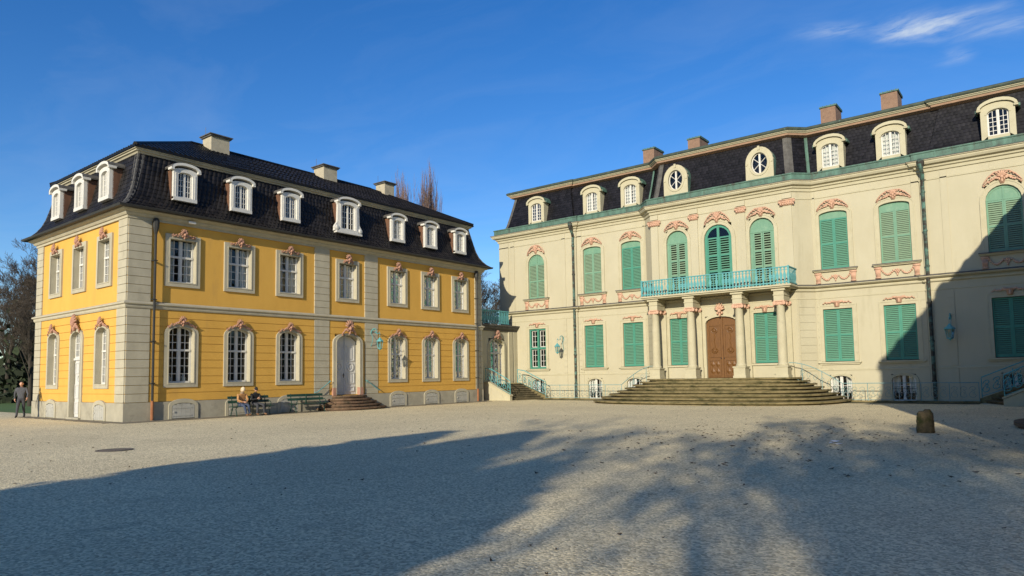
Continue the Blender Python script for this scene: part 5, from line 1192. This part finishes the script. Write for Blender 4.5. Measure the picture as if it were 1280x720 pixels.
    e=MB().blob((0,0,0),.026,.008,.007,6,4); addmesh([tuple(hc+sd*v[0]+fd*(v[1]+.089)+up_*(v[2]-.052)) for v in e.v],e.f,5)
    # hands: palm and five bent fingers
    for s in 'lr':
        w_,e_=Vector(J['wr'+s]),Vector(J['el'+s]); d=(w_-e_).normalized(); hd=Vector(J.get('hand'+s,d)).normalized(); sg=1 if s=='r' else -1
        pn=Vector(J.get('palm'+s,(0,0,-1))); pn=(pn-hd*pn.dot(hd)).normalized(); ac=hd.cross(pn).normalized()
        hv=[w_-hd*.015,w_+hd*.045,w_+hd*.085]; he=[(0,1),(1,2)]; hr=[(.028,.024),(.036,.018),(.038,.016)]
        va,fa=skin_mesh(hv,he,hr,0,1); addmesh(va,fa,2)
        for k in range(4):
            o_=ac*(-.027+.018*k); l=(.062,.074,.070,.055)[k]; b0=w_+hd*.085+o_; b1=b0+hd*l*.45+pn*.008; b2=b1+hd*l*.33+pn*.020; b3=b2+hd*l*.15+pn*.022
            va,fa=skin_mesh([b0-hd*.01,b1,b2,b3],[(0,1),(1,2),(2,3)],[.0095,.009,.008,.007],0,1); addmesh(va,fa,2)
        b0=w_+hd*.03-ac*.028*sg*1; b1=b0-ac*.022*sg+hd*.025+pn*.012; b2=b1+hd*.03+pn*.014
        va,fa=skin_mesh([b0,b1,b2],[(0,1),(1,2)],[.012,.0105,.009],0,1); addmesh(va,fa,2)
    me=bpy.data.meshes.new('body'); me.from_pydata(vs,[],fs)
    for mname in (mats['top'],mats['leg'],'skin',mats['shoe'],'dark_hair','scarf' if False else 'leather'): me.materials.append(MATS[mname])
    me.polygons.foreach_set('material_index',fm); me.polygons.foreach_set('use_smooth',[True]*len(fs)); put('body',me,root,M)
    # hair or cap
    hm,style=hair; v2=MB(); n=14
    lim={'bob':.72,'cap':.50,'short':.5,'thin':.52}[style]; rings=7
    for k in range(rings+1):
        for qn in range(n):
            th=2*math.pi*qn/n; y=math.sin(th); l=lim+(.16 if y<0 else -.10*y) ; 
            if style in('cap',): l=.50
            if style=='thin': l=.50+(.14 if y<0 else -.26*y)
            ph=math.pi*l*k/rings; x,yy,z=math.sin(ph)*math.cos(th),math.sin(ph)*math.sin(th),math.cos(ph); g=1.08 if style!='bob' else 1.16
            p=hc+sd*(.077*x*g)+fd*(.098*yy*g)+up_*(.118*z*g+.006); v2.v.append(tuple(p))
    for k in range(rings):
        for qn in range(n): q2=(qn+1)%n; v2.f.append((k*n+qn,k*n+q2,(k+1)*n+q2,(k+1)*n+qn))
    if style=='cap':
        pk=[hc+fd*(.085+.075*math.sin(math.pi*k/6))+sd*(-.07+.14*k/6)+up_*(.035-.012*math.sin(math.pi*k/6)) for k in range(7)]; v2.poly([tuple(p) for p in pk]); v2.poly([tuple(p+up_*.012) for p in pk])
    put('cap' if style=='cap' else 'hair',v2.mesh('hair',hm,True),root,M)
    for nm,mb,mt in extras: put(nm,mb.mesh(nm,mt,True),root,M)
    return root
def seated(lean=.0,hd=(0,-.3,-.1),arms=0):
    J=dict(pelvis=(0,.02,.53),waist=(0,.05,.68),chest=(0,.04-lean,.90),nb=(0,.02-lean,1.04),neck=(0,.0-lean,1.10),head=(0,-.03-lean,1.215),face=hd)
    for s,t in (('l',-1),('r',1)):
        J['sh'+s]=(t*.19,.03-lean,.98); J['hip'+s]=(t*.095,-.02,.52); J['kn'+s]=(t*.12,-.44,.50); J['an'+s]=(t*.13,-.42,.085); J['toe'+s]=(t*.15,-.58,.05)
        if arms==0: J['el'+s]=(t*.25,-.06-lean,.74); J['wr'+s]=(t*.10,-.30,.66); J['hand'+s]=(-t*.5,-.8,-.1); J['palm'+s]=(-t*.6,.2,-.3)
        else: J['el'+s]=(t*.25,-.10-lean,.74); J['wr'+s]=(t*.06,-.32,.78); J['hand'+s]=(-t*.3,-.7,.35); J['palm'+s]=(-t*.7,.4,.1)
    return J
PZ=math.pi/2
J=seated(.10,(.25,-.9,-.35)); J['knl']=(-.10,-.45,.49); J['anl']=(-.02,-.50,.085); J['toel']=(-.02,-.66,.05); J['anr']=(.16,-.46,.085)
person((BX+.10,17.62,.01),PZ,'seated woman in a tan jacket and jeans with pale hair',J,dict(top='tan_coat',leg='jeans',shoe='leather'),('blond','bob'),
  [('scarf',MB().tube([(.075*math.cos(t*.7),-.08+.065*math.sin(t*.7),1.07) for t in range(10)],.03,6),'scarf')])
J=seated(.06,(-.3,-.9,-.45),1); J['knr']=(.20,-.43,.50); J['anr']=(.26,-.40,.085); J['toer']=(.30,-.56,.05)
person((BX+.10,18.32,.01),PZ,'seated man in black jacket and dark cap looking at his phone',J,dict(top='black_cloth',leg='slate_trouser',shoe='leather'),('black_cloth','cap'),
  [('phone',MB().box(-.035,.035,-.44,-.43,.80,.94),'dark_metal')])
J=dict(pelvis=(0,.02,.93),waist=(0,.01,1.08),chest=(0,-.01,1.32),nb=(0,-.01,1.46),neck=(0,-.02,1.53),head=(0,-.05,1.655),face=(.05,-1,-.05))
for s,t in (('l',-1),('r',1)):
    J['sh'+s]=(t*.20,0,1.42); J['hip'+s]=(t*.095,.02,.90)
J.update(elr=(.30,-.10,1.16),wrr=(.30,-.30,.98),ell=(-.29,.12,1.17),wrl=(-.30,.16,.93),knr=(.10,.02,.50),anr=(.10,.22,.12),toer=(.11,.08,.05),knl=(-.10,-.20,.52),anl=(-.10,-.34,.10),toel=(-.11,-.50,.06),handr=(0,-.5,-.9),handl=(0,-.1,-1),palmr=(-1,0,0),palml=(1,0,0))
person((-39.9,11.9,.012),math.atan2(-14,-40)+PZ+2.3,'walking man in grey jersey and dark trousers beside the pavilion corner',J,dict(top='grey_cloth',leg='slate_trouser',shoe='black_cloth'),('dark_hair','thin'))
